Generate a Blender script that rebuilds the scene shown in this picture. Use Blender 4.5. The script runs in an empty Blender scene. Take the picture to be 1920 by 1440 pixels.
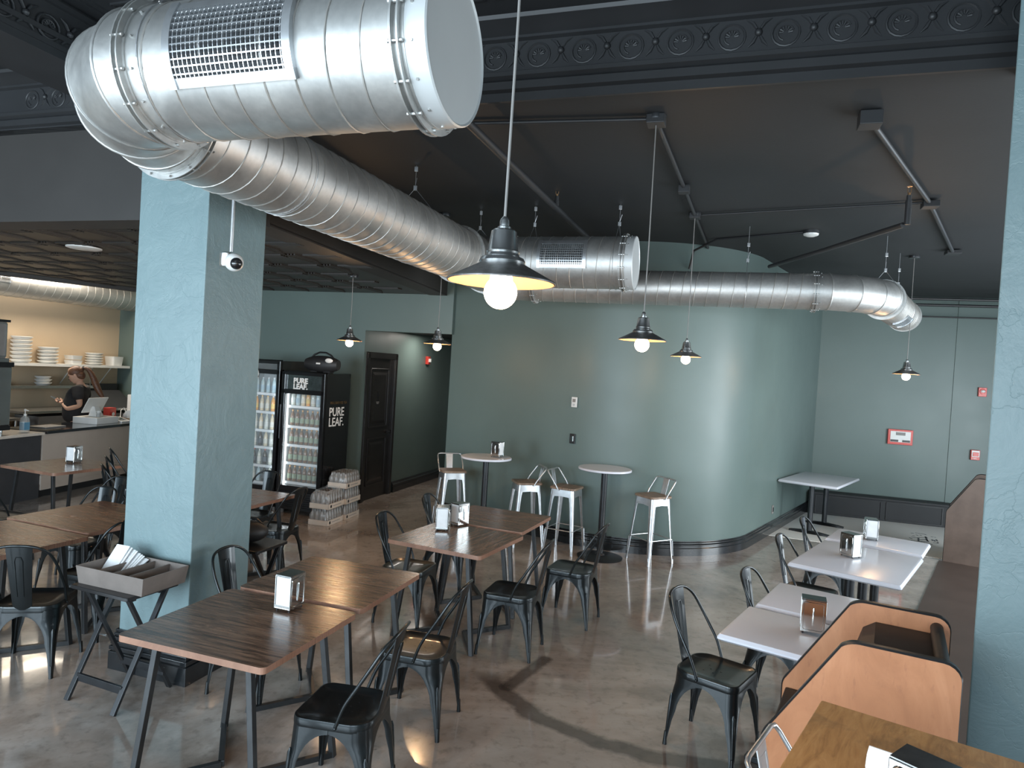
import bpy, math, random
from math import sin, cos, pi, radians, sqrt
from mathutils import Vector, Matrix
random.seed(7)
SC = bpy.context.scene
COL = SC.collection

# ------------------------------------------------------------------ camera
def make_camera():
    cd = bpy.data.cameras.new('camera'); cam = bpy.data.objects.new('camera', cd); COL.objects.link(cam)
    cd.sensor_fit = 'HORIZONTAL'; cd.sensor_width = 36; cd.lens = 24.0
    cd.clip_start = .05; cd.clip_end = 200
    p, r = radians(-1.12), radians(3.45)
    f = Vector((0, cos(p), sin(p))); u = Vector((0, -sin(p), cos(p))); x = Vector((1, 0, 0))
    r2 = cos(r)*x + sin(r)*u; u2 = -sin(r)*x + cos(r)*u
    m = Matrix((r2, u2, -f)).transposed().to_4x4(); m.translation = Vector((0, 0, 2.08))
    cam.matrix_world = m
    SC.camera = cam
make_camera()

# axis A: the street grid of the room (18 degrees), axis B: the rounded corner and booths (36 degrees)
def A(u, v, z=0):
    a = radians(-18); return Vector((u*cos(a)-v*sin(a), u*sin(a)+v*cos(a), z))
def B(s, n, z=0):
    a = radians(-36); return Vector((s*cos(a)-n*sin(a), s*sin(a)+n*cos(a), z))
RA, RB = radians(-18), radians(-36)

# ------------------------------------------------------------------ world, light, exposure
SC.view_settings.view_transform = 'Standard'; SC.view_settings.look = 'None'
SC.view_settings.gamma = 1.0; SC.view_settings.use_curve_mapping = False
SC.view_settings.exposure = 0.90
SC.cycles.use_denoising = True
SC.cycles.max_bounces = 8; SC.cycles.diffuse_bounces = 4; SC.cycles.glossy_bounces = 4
SC.cycles.transmission_bounces = 6; SC.cycles.transparent_max_bounces = 10
SC.cycles.sample_clamp_indirect = 6.0
SC.cycles.caustics_reflective = False; SC.cycles.caustics_refractive = False
W = bpy.data.worlds.new('daylight'); SC.world = W; W.use_nodes = True
bg = W.node_tree.nodes['Background']; bg.inputs[0].default_value = (.62, .78, 1.0, 1); bg.inputs[1].default_value = .55

def area(name, loc, direction, sx, sy, power, color, spread=pi):
    ld = bpy.data.lights.new(name, 'AREA'); ld.shape = 'RECTANGLE'; ld.size = sx; ld.size_y = sy
    ld.energy = power; ld.color = color; ld.spread = spread
    o = bpy.data.objects.new(name, ld); COL.objects.link(o)
    o.location = loc; o.rotation_euler = Vector(direction).to_track_quat('-Z', 'Y').to_euler()
    return o
SKYC = (.74, .89, 1.0)
# daylight through the shop windows behind the camera (one light per pane) and through the entrance side on the right
for i, u in enumerate((-7.2, -4.6, -2.0, .6, 3.2)):
    area('window_daylight', A(u, -2.25, 1.75), A(0, 1, 0), 2.1, 2.5, (130, 130, 122, 66, 60)[i], SKYC)
for i, n in enumerate((4.6, 7.0, 9.35)):
    area('entrance_daylight', B(2.45, n, 1.6), B(-1, (.05, .05, -.1)[i], 0), 1.9, 2.5, (52, 58, 125)[i], (.86, .95, 1.0))
area('kitchen_unseen_fill', (-7.6, 11.0, 3.55), (0, 0, -1), 2.2, 2.2, 115, (1.0, .88, .72))  # added warm area lamp over the kitchen, its fixture is unseen
area('hallway_added_fill', (-1.25, 11.3, 2.58), (0, 0, -1), .5, .5, 9, (1.0, .93, .85))  # added to brighten the dark hallway, no fixture in view

# ------------------------------------------------------------------ materials
def nmat(name):
    m = bpy.data.materials.new(name); m.use_nodes = True
    return m, m.node_tree, m.node_tree.nodes['Principled BSDF']
def lk(nt, a, b): nt.links.new(a, b)
def coords(nt, kind='Object', scale=(1, 1, 1), rot=(0, 0, 0)):
    tc = nt.nodes.new('ShaderNodeTexCoord'); mp = nt.nodes.new('ShaderNodeMapping')
    mp.inputs['Scale'].default_value = scale; mp.inputs['Rotation'].default_value = rot
    lk(nt, tc.outputs[kind], mp.inputs['Vector']); return mp.outputs['Vector']
def noise(nt, vec, scale, detail=4, rough=.55, dist=0):
    n = nt.nodes.new('ShaderNodeTexNoise'); n.inputs['Scale'].default_value = scale
    n.inputs['Detail'].default_value = detail; n.inputs['Roughness'].default_value = rough
    n.inputs['Distortion'].default_value = dist; lk(nt, vec, n.inputs['Vector']); return n.outputs['Fac']
def ramp(nt, fac, stops):
    r = nt.nodes.new('ShaderNodeValToRGB'); e = r.color_ramp.elements
    while len(e) < len(stops): e.new(.5)
    for k, (p, c) in enumerate(stops):
        e[k].position = p; e[k].color = (*c, 1) if len(c) == 3 else c
    lk(nt, fac, r.inputs['Fac']); return r.outputs['Color']
def mixc(nt, fac, a, b, mode='MIX'):
    m = nt.nodes.new('ShaderNodeMix'); m.data_type = 'RGBA'; m.blend_type = mode
    for s, v in ((0, fac), (6, a), (7, b)):
        if hasattr(v, 'is_linked'): lk(nt, v, m.inputs[s])
        elif s == 0: m.inputs[0].default_value = v
        else: m.inputs[s].default_value = (*v, 1)
    return m.outputs[2]
def bump(nt, b, h, strength=.2, dist=.01):
    n = nt.nodes.new('ShaderNodeBump'); n.inputs['Strength'].default_value = strength; n.inputs['Distance'].default_value = dist
    lk(nt, h, n.inputs['Height']); lk(nt, n.outputs['Normal'], b.inputs['Normal'])
def mrange(nt, v, a, b, c, d):
    n = nt.nodes.new('ShaderNodeMapRange')
    for i, k in enumerate((a, b, c, d)): n.inputs[i+1].default_value = k
    lk(nt, v, n.inputs[0]); return n.outputs[0]
def pmat(name, c, rough=.5, metal=0, var=.12, nscale=6, bmp=0, bscale=40, coat=0, spec=.5, kind='Object', rvar=0):
    """paint / metal / plastic with a little procedural variation in tone, gloss and relief"""
    m, nt, b = nmat(name); v = coords(nt, kind)
    n = noise(nt, v, nscale)
    lo = tuple(max(0, k*(1-var)) for k in c); hi = tuple(min(1, k*(1+var)) for k in c)
    lk(nt, ramp(nt, n, [(.3, lo), (.7, hi)]), b.inputs['Base Color'])
    b.inputs['Roughness'].default_value = rough; b.inputs['Metallic'].default_value = metal
    b.inputs['Specular IOR Level'].default_value = spec
    if coat: b.inputs['Coat Weight'].default_value = coat; b.inputs['Coat Roughness'].default_value = .08
    if rvar: lk(nt, mrange(nt, noise(nt, v, nscale*1.7), .3, .7, rough-rvar, rough+rvar), b.inputs['Roughness'])
    if bmp: bump(nt, b, noise(nt, v, bscale, 5), bmp, .01)
    return m
def emit(name, c, s):
    m, nt, b = nmat(name); b.inputs['Base Color'].default_value = (*c, 1)
    b.inputs['Emission Color'].default_value = (*c, 1); b.inputs['Emission Strength'].default_value = s; return m
def glass(name, c=(.9, .95, .95), alpha=.18, rough=.05):
    m, nt, b = nmat(name); b.inputs['Base Color'].default_value = (*c, 1); b.inputs['Roughness'].default_value = rough
    b.inputs['Alpha'].default_value = alpha; b.inputs['Specular IOR Level'].default_value = .8
    v = coords(nt); bump(nt, b, noise(nt, v, 5), .03, .01); return m

M = {}
M['wall'] = pmat('teal_paint', (.122, .168, .157), .40, var=.05, nscale=1.2, bmp=.04, bscale=90, rvar=.03, spec=.42)
M['col_paint'] = pmat('teal_column_paint', (.155, .225, .222), .42, var=.06, nscale=2)
def column_mat(name, strength):
    m, nt, b = nmat(name); v = coords(nt)
    n1 = noise(nt, v, 3.2, 8, .62, .8); n2 = noise(nt, v, 26, 4, .6)
    vo = nt.nodes.new('ShaderNodeTexVoronoi'); vo.feature = 'DISTANCE_TO_EDGE'; vo.inputs['Scale'].default_value = 2.6
    ad = nt.nodes.new('ShaderNodeVectorMath'); ad.operation = 'ADD'
    nn = nt.nodes.new('ShaderNodeTexNoise'); nn.inputs['Scale'].default_value = 4; nn.inputs['Detail'].default_value = 6; lk(nt, v, nn.inputs['Vector'])
    lk(nt, v, ad.inputs[0]); lk(nt, nn.outputs['Color'], ad.inputs[1]); lk(nt, ad.outputs[0], vo.inputs['Vector'])
    cr = mrange(nt, vo.outputs['Distance'], 0, .018, 0, 1)
    lk(nt, ramp(nt, n1, [(.3, (.160, .232, .246)), (.7, (.182, .260, .272))]), b.inputs['Base Color'])
    b.inputs['Roughness'].default_value = .42
    s1 = nt.nodes.new('ShaderNodeMath'); s1.operation = 'ADD'; lk(nt, n1, s1.inputs[0])
    k2 = nt.nodes.new('ShaderNodeMath'); k2.operation = 'MULTIPLY'; k2.inputs[1].default_value = .07; lk(nt, cr, k2.inputs[0]); lk(nt, k2.outputs[0], s1.inputs[1])
    s2 = nt.nodes.new('ShaderNodeMath'); s2.operation = 'MULTIPLY_ADD'; s2.inputs[1].default_value = .12; lk(nt, n2, s2.inputs[0]); lk(nt, s1.outputs[0], s2.inputs[2])
    bump(nt, b, s2.outputs[0], strength, .02); return m
M['column'] = column_mat('plastered_column_paint', .45)
M['ceil'] = pmat('charcoal_ceiling_paint', (.019, .0205, .0225), .62, var=.10, nscale=1.5, bmp=.05, bscale=50)
M['tin'] = pmat('charcoal_tin_paint', (.024, .025, .027), .46, var=.12, nscale=3)
M['soffit'] = pmat('brown_black_soffit_paint', (.036, .033, .031), .55, var=.10, nscale=2)
M['tile_ceiling'] = pmat('bronze_black_ceiling_tile', (.030, .026, .023), .42, var=.12, nscale=3)
M['beige'] = pmat('cream_kitchen_paint', (.62, .48, .33), .6, var=.04, nscale=1)
M['trim'] = pmat('black_gloss_trim', (.016, .018, .020), .22, var=.2, nscale=5, coat=.3)
M['doorm'] = pmat('black_door_paint', (.020, .018, .017), .26, var=.2, nscale=4)
M['blackmetal'] = pmat('black_powder_coat', (.022, .024, .027), .34, .35, var=.2, nscale=12, spec=.6)
M['chairmetal'] = pmat('gunmetal_lacquer', (.016, .020, .022), .33, .6, var=.18, nscale=9, coat=.3)
M['silver'] = pmat('brushed_silver_steel', (.60, .62, .64), .30, .85, var=.10, nscale=14)
M['chrome'] = pmat('chrome', (.70, .71, .70), .10, 1, var=.06, nscale=8)
M['chromedark'] = pmat('chrome_plate', (.40, .41, .41), .16, 1, var=.25, nscale=20)
M['tableframe'] = pmat('grey_black_table_frame', (.050, .052, .054), .36, .6, var=.15, nscale=10)
M['white_top'] = pmat('white_laminate', (.66, .68, .75), .26, var=.02, nscale=3)
M['white'] = pmat('white_plastic', (.72, .72, .70), .35, var=.03, nscale=8)
M['paper'] = pmat('white_napkin_paper', (.80, .81, .82), .8, var=.04, nscale=20, bmp=.15, bscale=25)
M['red'] = pmat('fire_alarm_red', (.60, .05, .035), .3, var=.06, nscale=10)
M['stain'] = pmat('stainless_steel', (.50, .49, .47), .26, .9, var=.10, nscale=5)
M['black'] = pmat('black_plastic', (.012, .012, .013), .35, var=.2, nscale=10)
M['gloss_black'] = pmat('gloss_black_panel', (.010, .010, .011), .12, var=.2, nscale=4, coat=.5)
M['grey_plastic'] = pmat('grey_plastic', (.22, .21, .20), .5, var=.08)
M['tray'] = pmat('brown_grey_plastic_tray', (.16, .135, .12), .6, var=.12, nscale=10, bmp=.08, bscale=60)
M['glass'] = glass('cooler_glass', (.75, .82, .82), .10, .04)
M['clear'] = glass('clear_plastic', (.80, .83, .82), .24, .12)
M['skin'] = pmat('skin', (.60, .36, .26), .5, var=.05, nscale=12)
M['hair'] = pmat('auburn_hair', (.12, .055, .03), .45, var=.4, nscale=60)
M['cloth'] = pmat('black_cotton', (.018, .018, .020), .85, var=.2, nscale=20)
M['brown_lam'] = pmat('brown_laminate', (.115, .082, .066), .45, var=.18, nscale=6)
M['seatblack'] = pmat('black_laminate', (.014, .014, .015), .55, var=.2, nscale=10)
M['brass'] = pmat('brass', (.70, .42, .22), .3, 1, var=.1)
M['bluebox'] = pmat('blue_label', (.10, .25, .38), .5)
M['cardboard'] = pmat('white_cardboard', (.62, .54, .46), .75, var=.05)
M['tan_paper'] = pmat('tan_paper', (.48, .36, .24), .8)

def galvanized(name='galvanised_steel'):
    m, nt, b = nmat(name); v = coords(nt)
    n = noise(nt, v, 3.5, 6, .6, .6); n2 = noise(nt, v, 38, 3)
    c = ramp(nt, n, [(.25, (.40, .40, .39)), (.5, (.52, .52, .505)), (.78, (.60, .595, .57))])
    lk(nt, mixc(nt, mrange(nt, n2, .35, .65, 0, .25), c, (.34, .345, .345)), b.inputs['Base Color'])
    b.inputs['Metallic'].default_value = .82
    lk(nt, mrange(nt, n, .3, .7, .40, .52), b.inputs['Roughness'])
    bump(nt, b, n, .05, .02); return m
M['galv'] = galvanized()
M['cap'] = pmat('pale_galvanised_cap', (.60, .62, .62), .48, .35, var=.05, nscale=2)
M['seam'] = pmat('duct_seam_metal', (.40, .385, .36), .5, .7, var=.1)

def wood(name, rot, dark=(.040, .024, .017), mid=(.125, .074, .050), light=(.265, .16, .105), stretch=18, rough=.24, seed=0, plank=.127):
    """laminate printed with walnut boards: grain runs along local x before rot"""
    m, nt, b = nmat(name)
    v = coords(nt, 'Object', (1, 1, 1), (0, 0, rot))
    mp = nt.nodes.new('ShaderNodeMapping'); mp.inputs['Scale'].default_value = (1.5, stretch, 1); mp.inputs['Location'].default_value = (seed, seed*1.7, 0)
    lk(nt, v, mp.inputs['Vector'])
    n = noise(nt, mp.outputs['Vector'], 1.6, 8, .66, 1.4)
    mp2 = nt.nodes.new('ShaderNodeMapping'); mp2.inputs['Scale'].default_value = (2.2, stretch*4, 1); lk(nt, v, mp2.inputs['Vector'])
    n2 = noise(nt, mp2.outputs['Vector'], 2.0, 5, .6, .6)
    c = ramp(nt, n, [(.30, dark), (.44, mid), (.56, light), (.66, mid), (.80, dark)])
    c = mixc(nt, mrange(nt, n2, .40, .60, 0, .62), c, dark)
    # board joints
    sx = nt.nodes.new('ShaderNodeSeparateXYZ'); lk(nt, v, sx.inputs[0])
    mo = nt.nodes.new('ShaderNodeMath'); mo.operation = 'PINGPONG'; mo.inputs[1].default_value = plank/2; lk(nt, sx.outputs['Y'], mo.inputs[0])
    j = mrange(nt, mo.outputs[0], 0, .0016, 1, 0)
    lk(nt, mixc(nt, j, c, (.03, .018, .012)), b.inputs['Base Color'])
    lk(nt, mrange(nt, n, .3, .8, rough-.03, rough+.07), b.inputs['Roughness'])
    bump(nt, b, n2, .04, .004); return m
M['walnut'] = wood('walnut_laminate', 0)
M['walnut_turned'] = wood('walnut_laminate_turned', radians(90), seed=3)
M['ply'] = wood('laminated_table_edge', 0, (.17, .085, .055), (.26, .135, .09), (.34, .19, .13), 60, .4, plank=.9)
M['stoolwood'] = wood('oak_stool_seat', 0, (.13, .085, .06), (.24, .165, .115), (.32, .235, .17), 14, .45, plank=.08)
def pine():
    m, nt, b = nmat('rustic_pine_top'); v = coords(nt, 'Object')
    mp = nt.nodes.new('ShaderNodeMapping'); mp.inputs['Scale'].default_value = (9, 1.6, 1); lk(nt, v, mp.inputs['Vector'])
    n = noise(nt, mp.outputs['Vector'], 2.2, 9, .68, 2.2); n2 = noise(nt, v, 5, 6, .6, .5)
    c = ramp(nt, n, [(.25, (.27, .13, .045)), (.5, (.50, .27, .10)), (.75, (.62, .37, .16))])
    c = mixc(nt, mrange(nt, n2, .52, .74, 0, .75), c, (.13, .085, .045))
    vo = nt.nodes.new('ShaderNodeTexVoronoi'); vo.inputs['Scale'].default_value = 4.5; lk(nt, v, vo.inputs['Vector'])
    c = mixc(nt, mrange(nt, vo.outputs['Distance'], .02, .07, .9, 0), c, (.06, .035, .02))
    lk(nt, c, b.inputs['Base Color']); b.inputs['Roughness'].default_value = .42; bump(nt, b, n, .06, .004); return m
M['pine'] = pine()
def orange_lam():
    m, nt, b = nmat('cherry_laminate'); v = coords(nt, 'Object', (2.0, 2.0, .7))
    n = noise(nt, v, 3.4, 8, .62, 1.0); n2 = noise(nt, coords(nt, 'Object', (18, 18, 5)), 3, 4)
    c = ramp(nt, n, [(.25, (.40, .165, .075)), (.5, (.50, .215, .10)), (.78, (.60, .28, .14))])
    lk(nt, mixc(nt, mrange(nt, n2, .6, .75, 0, .3), c, (.25, .09, .05)), b.inputs['Base Color'])
    b.inputs['Roughness'].default_value = .45; return m
M['cherry'] = orange_lam()

def concrete():
    m, nt, b = nmat('polished_stained_concrete'); v = coords(nt, 'Object')
    n = noise(nt, v, .55, 9, .62, 1.3); n2 = noise(nt, v, 2.6, 8, .6, .8); n3 = noise(nt, v, 14, 5, .6)
    c = ramp(nt, n, [(.30, (.13, .096, .075)), (.45, (.25, .20, .165)), (.56, (.40, .34, .295)), (.70, (.58, .52, .47))])
    c = mixc(nt, mrange(nt, n2, .36, .68, .0, .55), c, (.46, .41, .37))
    c = mixc(nt, mrange(nt, n3, .52, .72, 0, .42), c, (.11, .085, .07))
    # greyer towards the windows: old grey slab under the clear coat shows in broad patches
    n4 = noise(nt, v, .22, 2, .5, .3)
    c = mixc(nt, mrange(nt, n4, .48, .62, 0, .35), c, (.19, .19, .175))
    # dark ring and patches where old partitions were ground away
    sx = nt.nodes.new('ShaderNodeSeparateXYZ'); lk(nt, v, sx.inputs[0])
    def mth(op, a, bb=None, cc=None):
        q = nt.nodes.new('ShaderNodeMath'); q.operation = op
        for i, k in enumerate((a, bb, cc)):
            if k is None: continue
            if hasattr(k, 'is_linked'): lk(nt, k, q.inputs[i])
            else: q.inputs[i].default_value = k
        return q.outputs[0]
    wob = mth('MULTIPLY_ADD', noise(nt, v, 3.0, 6, .6), .16, -.08)
    wob2 = mth('MULTIPLY_ADD', noise(nt, v, 9.0, 6, .7), .05, -.025)
    def ring(cx, cy, r, w, fade_axis=None):
        dx = mth('SUBTRACT', sx.outputs['X'], cx); dy = mth('SUBTRACT', sx.outputs['Y'], cy)
        d = mth('SQRT', mth('ADD', mth('MULTIPLY', dx, dx), mth('MULTIPLY', dy, dy)))
        e = mth('ABSOLUTE', mth('ADD', mth('SUBTRACT', d, r), mth('ADD', wob, wob2)))
        k = mrange(nt, e, w*.55, w, 1, 0)
        if fade_axis:
            k = mth('MULTIPLY', k, mrange(nt, dx, fade_axis[0], fade_axis[1], 1, 0))
            k = mth('MULTIPLY', k, mrange(nt, dy, fade_axis[2], fade_axis[3], 1, 0))
        return k
    k1 = ring(1.30, 5.10, 1.43, .090, (.25, .75, -.60, -.40))
    c = mixc(nt, mth('MULTIPLY', k1, .72), c, (.048, .036, .030))
    # short straight arm of the same mark
    ax, ay, bx, by = .09, 4.45, .36, 4.93; L2 = (bx-ax)**2+(by-ay)**2
    px = mth('SUBTRACT', sx.outputs['X'], ax); py = mth('SUBTRACT', sx.outputs['Y'], ay)
    tt = mth('DIVIDE', mth('ADD', mth('MULTIPLY', px, bx-ax), mth('MULTIPLY', py, by-ay)), L2)
    tn = nt.nodes.new('ShaderNodeClamp'); lk(nt, tt, tn.inputs[0]); tt = tn.outputs[0]
    ex = mth('SUBTRACT', px, mth('MULTIPLY', tt, bx-ax)); ey = mth('SUBTRACT', py, mth('MULTIPLY', tt, by-ay))
    k2 = mrange(nt, mth('ADD', mth('SQRT', mth('ADD', mth('MULTIPLY', ex, ex), mth('MULTIPLY', ey, ey))), wob2), .035, .065, 1, 0)
    c = mixc(nt, mth('MULTIPLY', k2, .7), c, (.040, .030, .026))
    k3 = mrange(nt, noise(nt, v, 1.7, 9, .75, 1.2), .635, .67, 0, .6)
    c = mixc(nt, k3, c, (.050, .040, .034))
    # saw-cut joint lines
    lk(nt, c, b.inputs['Base Color'])
    lk(nt, mrange(nt, n2, .3, .7, .085, .17), b.inputs['Roughness'])
    b.inputs['Specular IOR Level'].default_value = .62
    b.inputs['Coat Weight'].default_value = .5; b.inputs['Coat Roughness'].default_value = .04
    bump(nt, b, noise(nt, v, 1.6, 3), .05, .012); return m
M['floor'] = concrete()
def mosaic():
    m, nt, b = nmat('white_penny_mosaic'); v = coords(nt, 'Object')
    vo = nt.nodes.new('ShaderNodeTexVoronoi'); vo.inputs['Scale'].default_value = 28; vo.inputs['Randomness'].default_value = 0; lk(nt, v, vo.inputs['Vector'])
    lk(nt, ramp(nt, vo.outputs['Distance'], [(.46, (.84, .82, .76)), (.60, (.50, .52, .56))]), b.inputs['Base Color'])
    b.inputs['Roughness'].default_value = .35; return m
M['mosaic'] = mosaic()
M['vinyl'] = pmat('dark_brown_vinyl', (.060, .043, .036), .45, var=.15, nscale=2, bmp=.03)

# ------------------------------------------------------------------ mesh helpers
class MB:
    def __init__(s): s.v = []; s.f = []
    def add(s, vs, fs):
        k = len(s.v); s.v += [tuple(p) for p in vs]; s.f += [tuple(i+k for i in f) for f in fs]; return s
    def box(s, x0, x1, y0, y1, z0, z1, T=None):
        p = [Vector((x, y, z)) for z in (z0, z1) for y in (y0, y1) for x in (x0, x1)]
        if T: p = [T @ q for q in p]
        return s.add(p, [(0, 2, 3, 1), (4, 5, 7, 6), (0, 1, 5, 4), (2, 6, 7, 3), (0, 4, 6, 2), (1, 3, 7, 5)])
    def bar(s, a, b, w, h, up=(0, 0, 1)):
        a = Vector(a); b = Vector(b); d = (b-a).normalized(); up = Vector(up)
        if abs(d.dot(up)) > .98: up = Vector((1, 0, 0))
        x = d.cross(up).normalized(); y = x.cross(d).normalized()
        p = [q + x*i*w/2 + y*j*h/2 for q in (a, b) for i, j in ((-1, -1), (1, -1), (1, 1), (-1, 1))]
        return s.add(p, [(3, 2, 1, 0), (4, 5, 6, 7), (0, 1, 5, 4), (1, 2, 6, 5), (2, 3, 7, 6), (3, 0, 4, 7)])
    def tube(s, path, r, n=10, closed=False, caps=True):
        P = [Vector(p) for p in path]; L = len(P); R = r if isinstance(r, (list, tuple)) else [r]*L
        nrm = None; rings = []
        for i, p in enumerate(P):
            if closed: d = (P[(i+1) % L]-P[i-1])
            else: d = P[min(i+1, L-1)]-P[max(i-1, 0)]
            d.normalize()
            if nrm is None:
                nrm = d.orthogonal().normalized()
            nrm = (nrm - d*nrm.dot(d)).normalized(); bn = d.cross(nrm)
            rings.append([p + (nrm*cos(2*pi*k/n) + bn*sin(2*pi*k/n))*R[i] for k in range(n)])
        k = len(s.v); s.v += [tuple(q) for g in rings for q in g]
        for i in range(L if closed else L-1):
            j = (i+1) % L
            for a in range(n):
                b = (a+1) % n; s.f.append((k+i*n+a, k+i*n+b, k+j*n+b, k+j*n+a))
        if caps and not closed:
            s.f.append(tuple(k+a for a in reversed(range(n)))); s.f.append(tuple(k+(L-1)*n+a for a in range(n)))
        return s
    def cyl(s, a, b, r, n=24, r2=None): return s.tube([a, b], [r, r if r2 is None else r2], n)
    def lathe(s, prof, n=32, T=None, cap0=True, cap1=True):
        k = len(s.v)
        for r, z in prof:
            for a in range(n):
                q = Vector((r*cos(2*pi*a/n), r*sin(2*pi*a/n), z))
                s.v.append(tuple(T @ q if T else q))
        for i in range(len(prof)-1):
            for a in range(n):
                b = (a+1) % n; s.f.append((k+i*n+a, k+i*n+b, k+(i+1)*n+b, k+(i+1)*n+a))
        if cap0: s.f.append(tuple(k+a for a in reversed(range(n))))
        if cap1: s.f.append(tuple(k+(len(prof)-1)*n+a for a in range(n)))
        return s
    def loft(s, rows, closed=True, cap=True):
        n = len(rows[0]); k = len(s.v); s.v += [tuple(p) for r in rows for p in r]
        for i in range(len(rows)-1):
            for a in range(n if closed else n-1):
                b = (a+1) % n; s.f.append((k+i*n+a, k+i*n+b, k+(i+1)*n+b, k+(i+1)*n+a))
        if cap and closed:
            s.f.append(tuple(k+a for a in reversed(range(n)))); s.f.append(tuple(k+(len(rows)-1)*n+a for a in range(n)))
        return s
    def prism(s, poly, z0, z1, T=None):
        rows = [[Vector((x, y, z)) for x, y in poly] for z in (z0, z1)]
        if T: rows = [[T @ p for p in r] for r in rows]
        return s.loft(rows)
    def sphere(s, c, r, n=16, m=10, sc=(1, 1, 1)):
        c = Vector(c); prof = []
        k = len(s.v)
        for i in range(m+1):
            t = pi*i/m
            for a in range(n):
                s.v.append((c.x+r*sc[0]*sin(t)*cos(2*pi*a/n), c.y+r*sc[1]*sin(t)*sin(2*pi*a/n), c.z-r*sc[2]*cos(t)))
        for i in range(m):
            for a in range(n):
                b = (a+1) % n; s.f.append((k+i*n+a, k+i*n+b, k+(i+1)*n+b, k+(i+1)*n+a))
        return s
def build(name, mb, mats, parent=None, loc=None, rz=None, smooth=None, bevel=0, matidx=None, sub=0):
    me = bpy.data.meshes.new(name); me.from_pydata(mb.v, [], mb.f); me.validate(); me.update()
    if not isinstance(mats, (list, tuple)): mats = [mats]
    for m in mats: me.materials.append(M[m] if isinstance(m, str) else m)
    if matidx:
        for i, p in enumerate(me.polygons): p.material_index = matidx(p)
    import bmesh
    bm = bmesh.new(); bm.from_mesh(me); bmesh.ops.remove_doubles(bm, verts=bm.verts, dist=1e-5)
    bmesh.ops.recalc_face_normals(bm, faces=bm.faces)
    if smooth is not None:
        for f in bm.faces: f.smooth = True
        for e in bm.edges:
            if len(e.link_faces) == 2 and e.calc_face_angle(0) > radians(smooth): e.smooth = False
    bm.to_mesh(me); bm.free()
    o = bpy.data.objects.new(name, me); COL.objects.link(o)
    if parent: o.parent = parent
    if loc is not None: o.location = loc
    if rz is not None: o.rotation_euler = (0, 0, rz)
    if bevel:
        b = o.modifiers.new('bevel', 'BEVEL'); b.width = bevel; b.segments = 2; b.limit_method = 'ANGLE'; b.angle_limit = radians(40)
    if sub:
        b = o.modifiers.new('subdivision', 'SUBSURF'); b.levels = sub; b.render_levels = sub
    return o
def tag(o, label, cat, group=None, kind=None):
    o['label'] = label; o['category'] = cat
    if group: o['group'] = group
    if kind: o['kind'] = kind
    return o
def thing(name, label, cat, loc=(0, 0, 0), rz=0, group=None):
    o = bpy.data.objects.new(name, None); COL.objects.link(o); o.empty_display_size = .1
    o.location = loc; o.rotation_euler = (0, 0, rz); return tag(o, label, cat, group)
def struct(name, mb, mat, parent=None, **k):
    o = build(name, mb, mat, parent, **k)
    if not parent: o['kind'] = 'structure'
    return o
def dup(root, label, loc=None, rz=None, group=None):
    """copy a thing together with its parts and their sub-parts"""
    def rec(o, par):
        c = o.copy(); COL.objects.link(c)
        if par: c.parent = par
        for ch in kids[o.name]: rec(ch, c)
        return c
    kids = {}
    def col(o):
        kids[o.name] = list(o.children)
        for c in o.children: col(c)
    col(root); r = rec(root, None); r['label'] = label
    if loc is not None: r.location = (loc[0], loc[1], loc[2] if len(loc) > 2 else 0)
    if rz is not None: r.rotation_euler = (0, 0, rz)
    if group: r['group'] = group
    return r
def rrect(hx, hy, r, n=5, cx=0, cy=0):
    """rounded rectangle outline, r may be four radii (++, -+, --, +-)"""
    rs = r if isinstance(r, (list, tuple)) else [r]*4; out = []
    for q, (sx, sy, a0) in enumerate(((1, 1, 0), (-1, 1, 90), (-1, -1, 180), (1, -1, 270))):
        rr = rs[q]
        for k in range(n+1):
            a = radians(a0+90*k/n); out.append((cx+sx*(hx-rr)+rr*cos(a), cy+sy*(hy-rr)+rr*sin(a)))
    return out
def text_part(name, body, size, mat, parent, loc, rot, extrude=.001, align='LEFT', sx=1, bold=0):
    cu = bpy.data.curves.new(name, 'FONT'); cu.body = body; cu.size = size; cu.extrude = extrude; cu.align_x = align; cu.space_line = .82; cu.offset = bold
    t = bpy.data.objects.new(name+'_tmp', cu); COL.objects.link(t)
    dg = bpy.context.evaluated_depsgraph_get(); me = bpy.data.meshes.new_from_object(t.evaluated_get(dg))
    bpy.data.objects.remove(t); me.materials.clear(); me.materials.append(M[mat])
    o = bpy.data.objects.new(name, me); COL.objects.link(o)
    if parent: o.parent = parent
    o.location = loc; o.rotation_euler = rot; o.scale = (sx, 1, 1); return o

# ================================================================== THE SETTING
ZC, ZD, ZT = 3.70, 3.08, 4.12          # plaster ceiling, dropped tile ceiling, tin tray
def quad(mb, pts): mb.add(pts, [tuple(range(len(pts)))])
def polyslab(poly, z0, z1):
    mb = MB(); mb.loft([[Vector((p[0], p[1], z)) for p in poly] for z in (z0, z1)]); return mb
# floor
struct('floor', polyslab([(-14, -4), (12, -4), (12, 18), (-14, 18)], -.1, 0), 'floor')
b0, b1 = Vector((3.78, 9.66)), Vector((5.60, 8.70))
struct('floor_mosaic', polyslab([(3.66, 9.52), (5.66, 8.72), (7.3, 10.72), (7.0, 10.86), (5.0, 11.42)], 0, .004), 'mosaic')
v = [B(-.585, 3.1), B(2.3, 3.1), B(2.3, 10.2), B(-.585, 10.2)]
struct('floor_vinyl', polyslab([(p.x, p.y) for p in v], 0, .012), 'vinyl')

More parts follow.
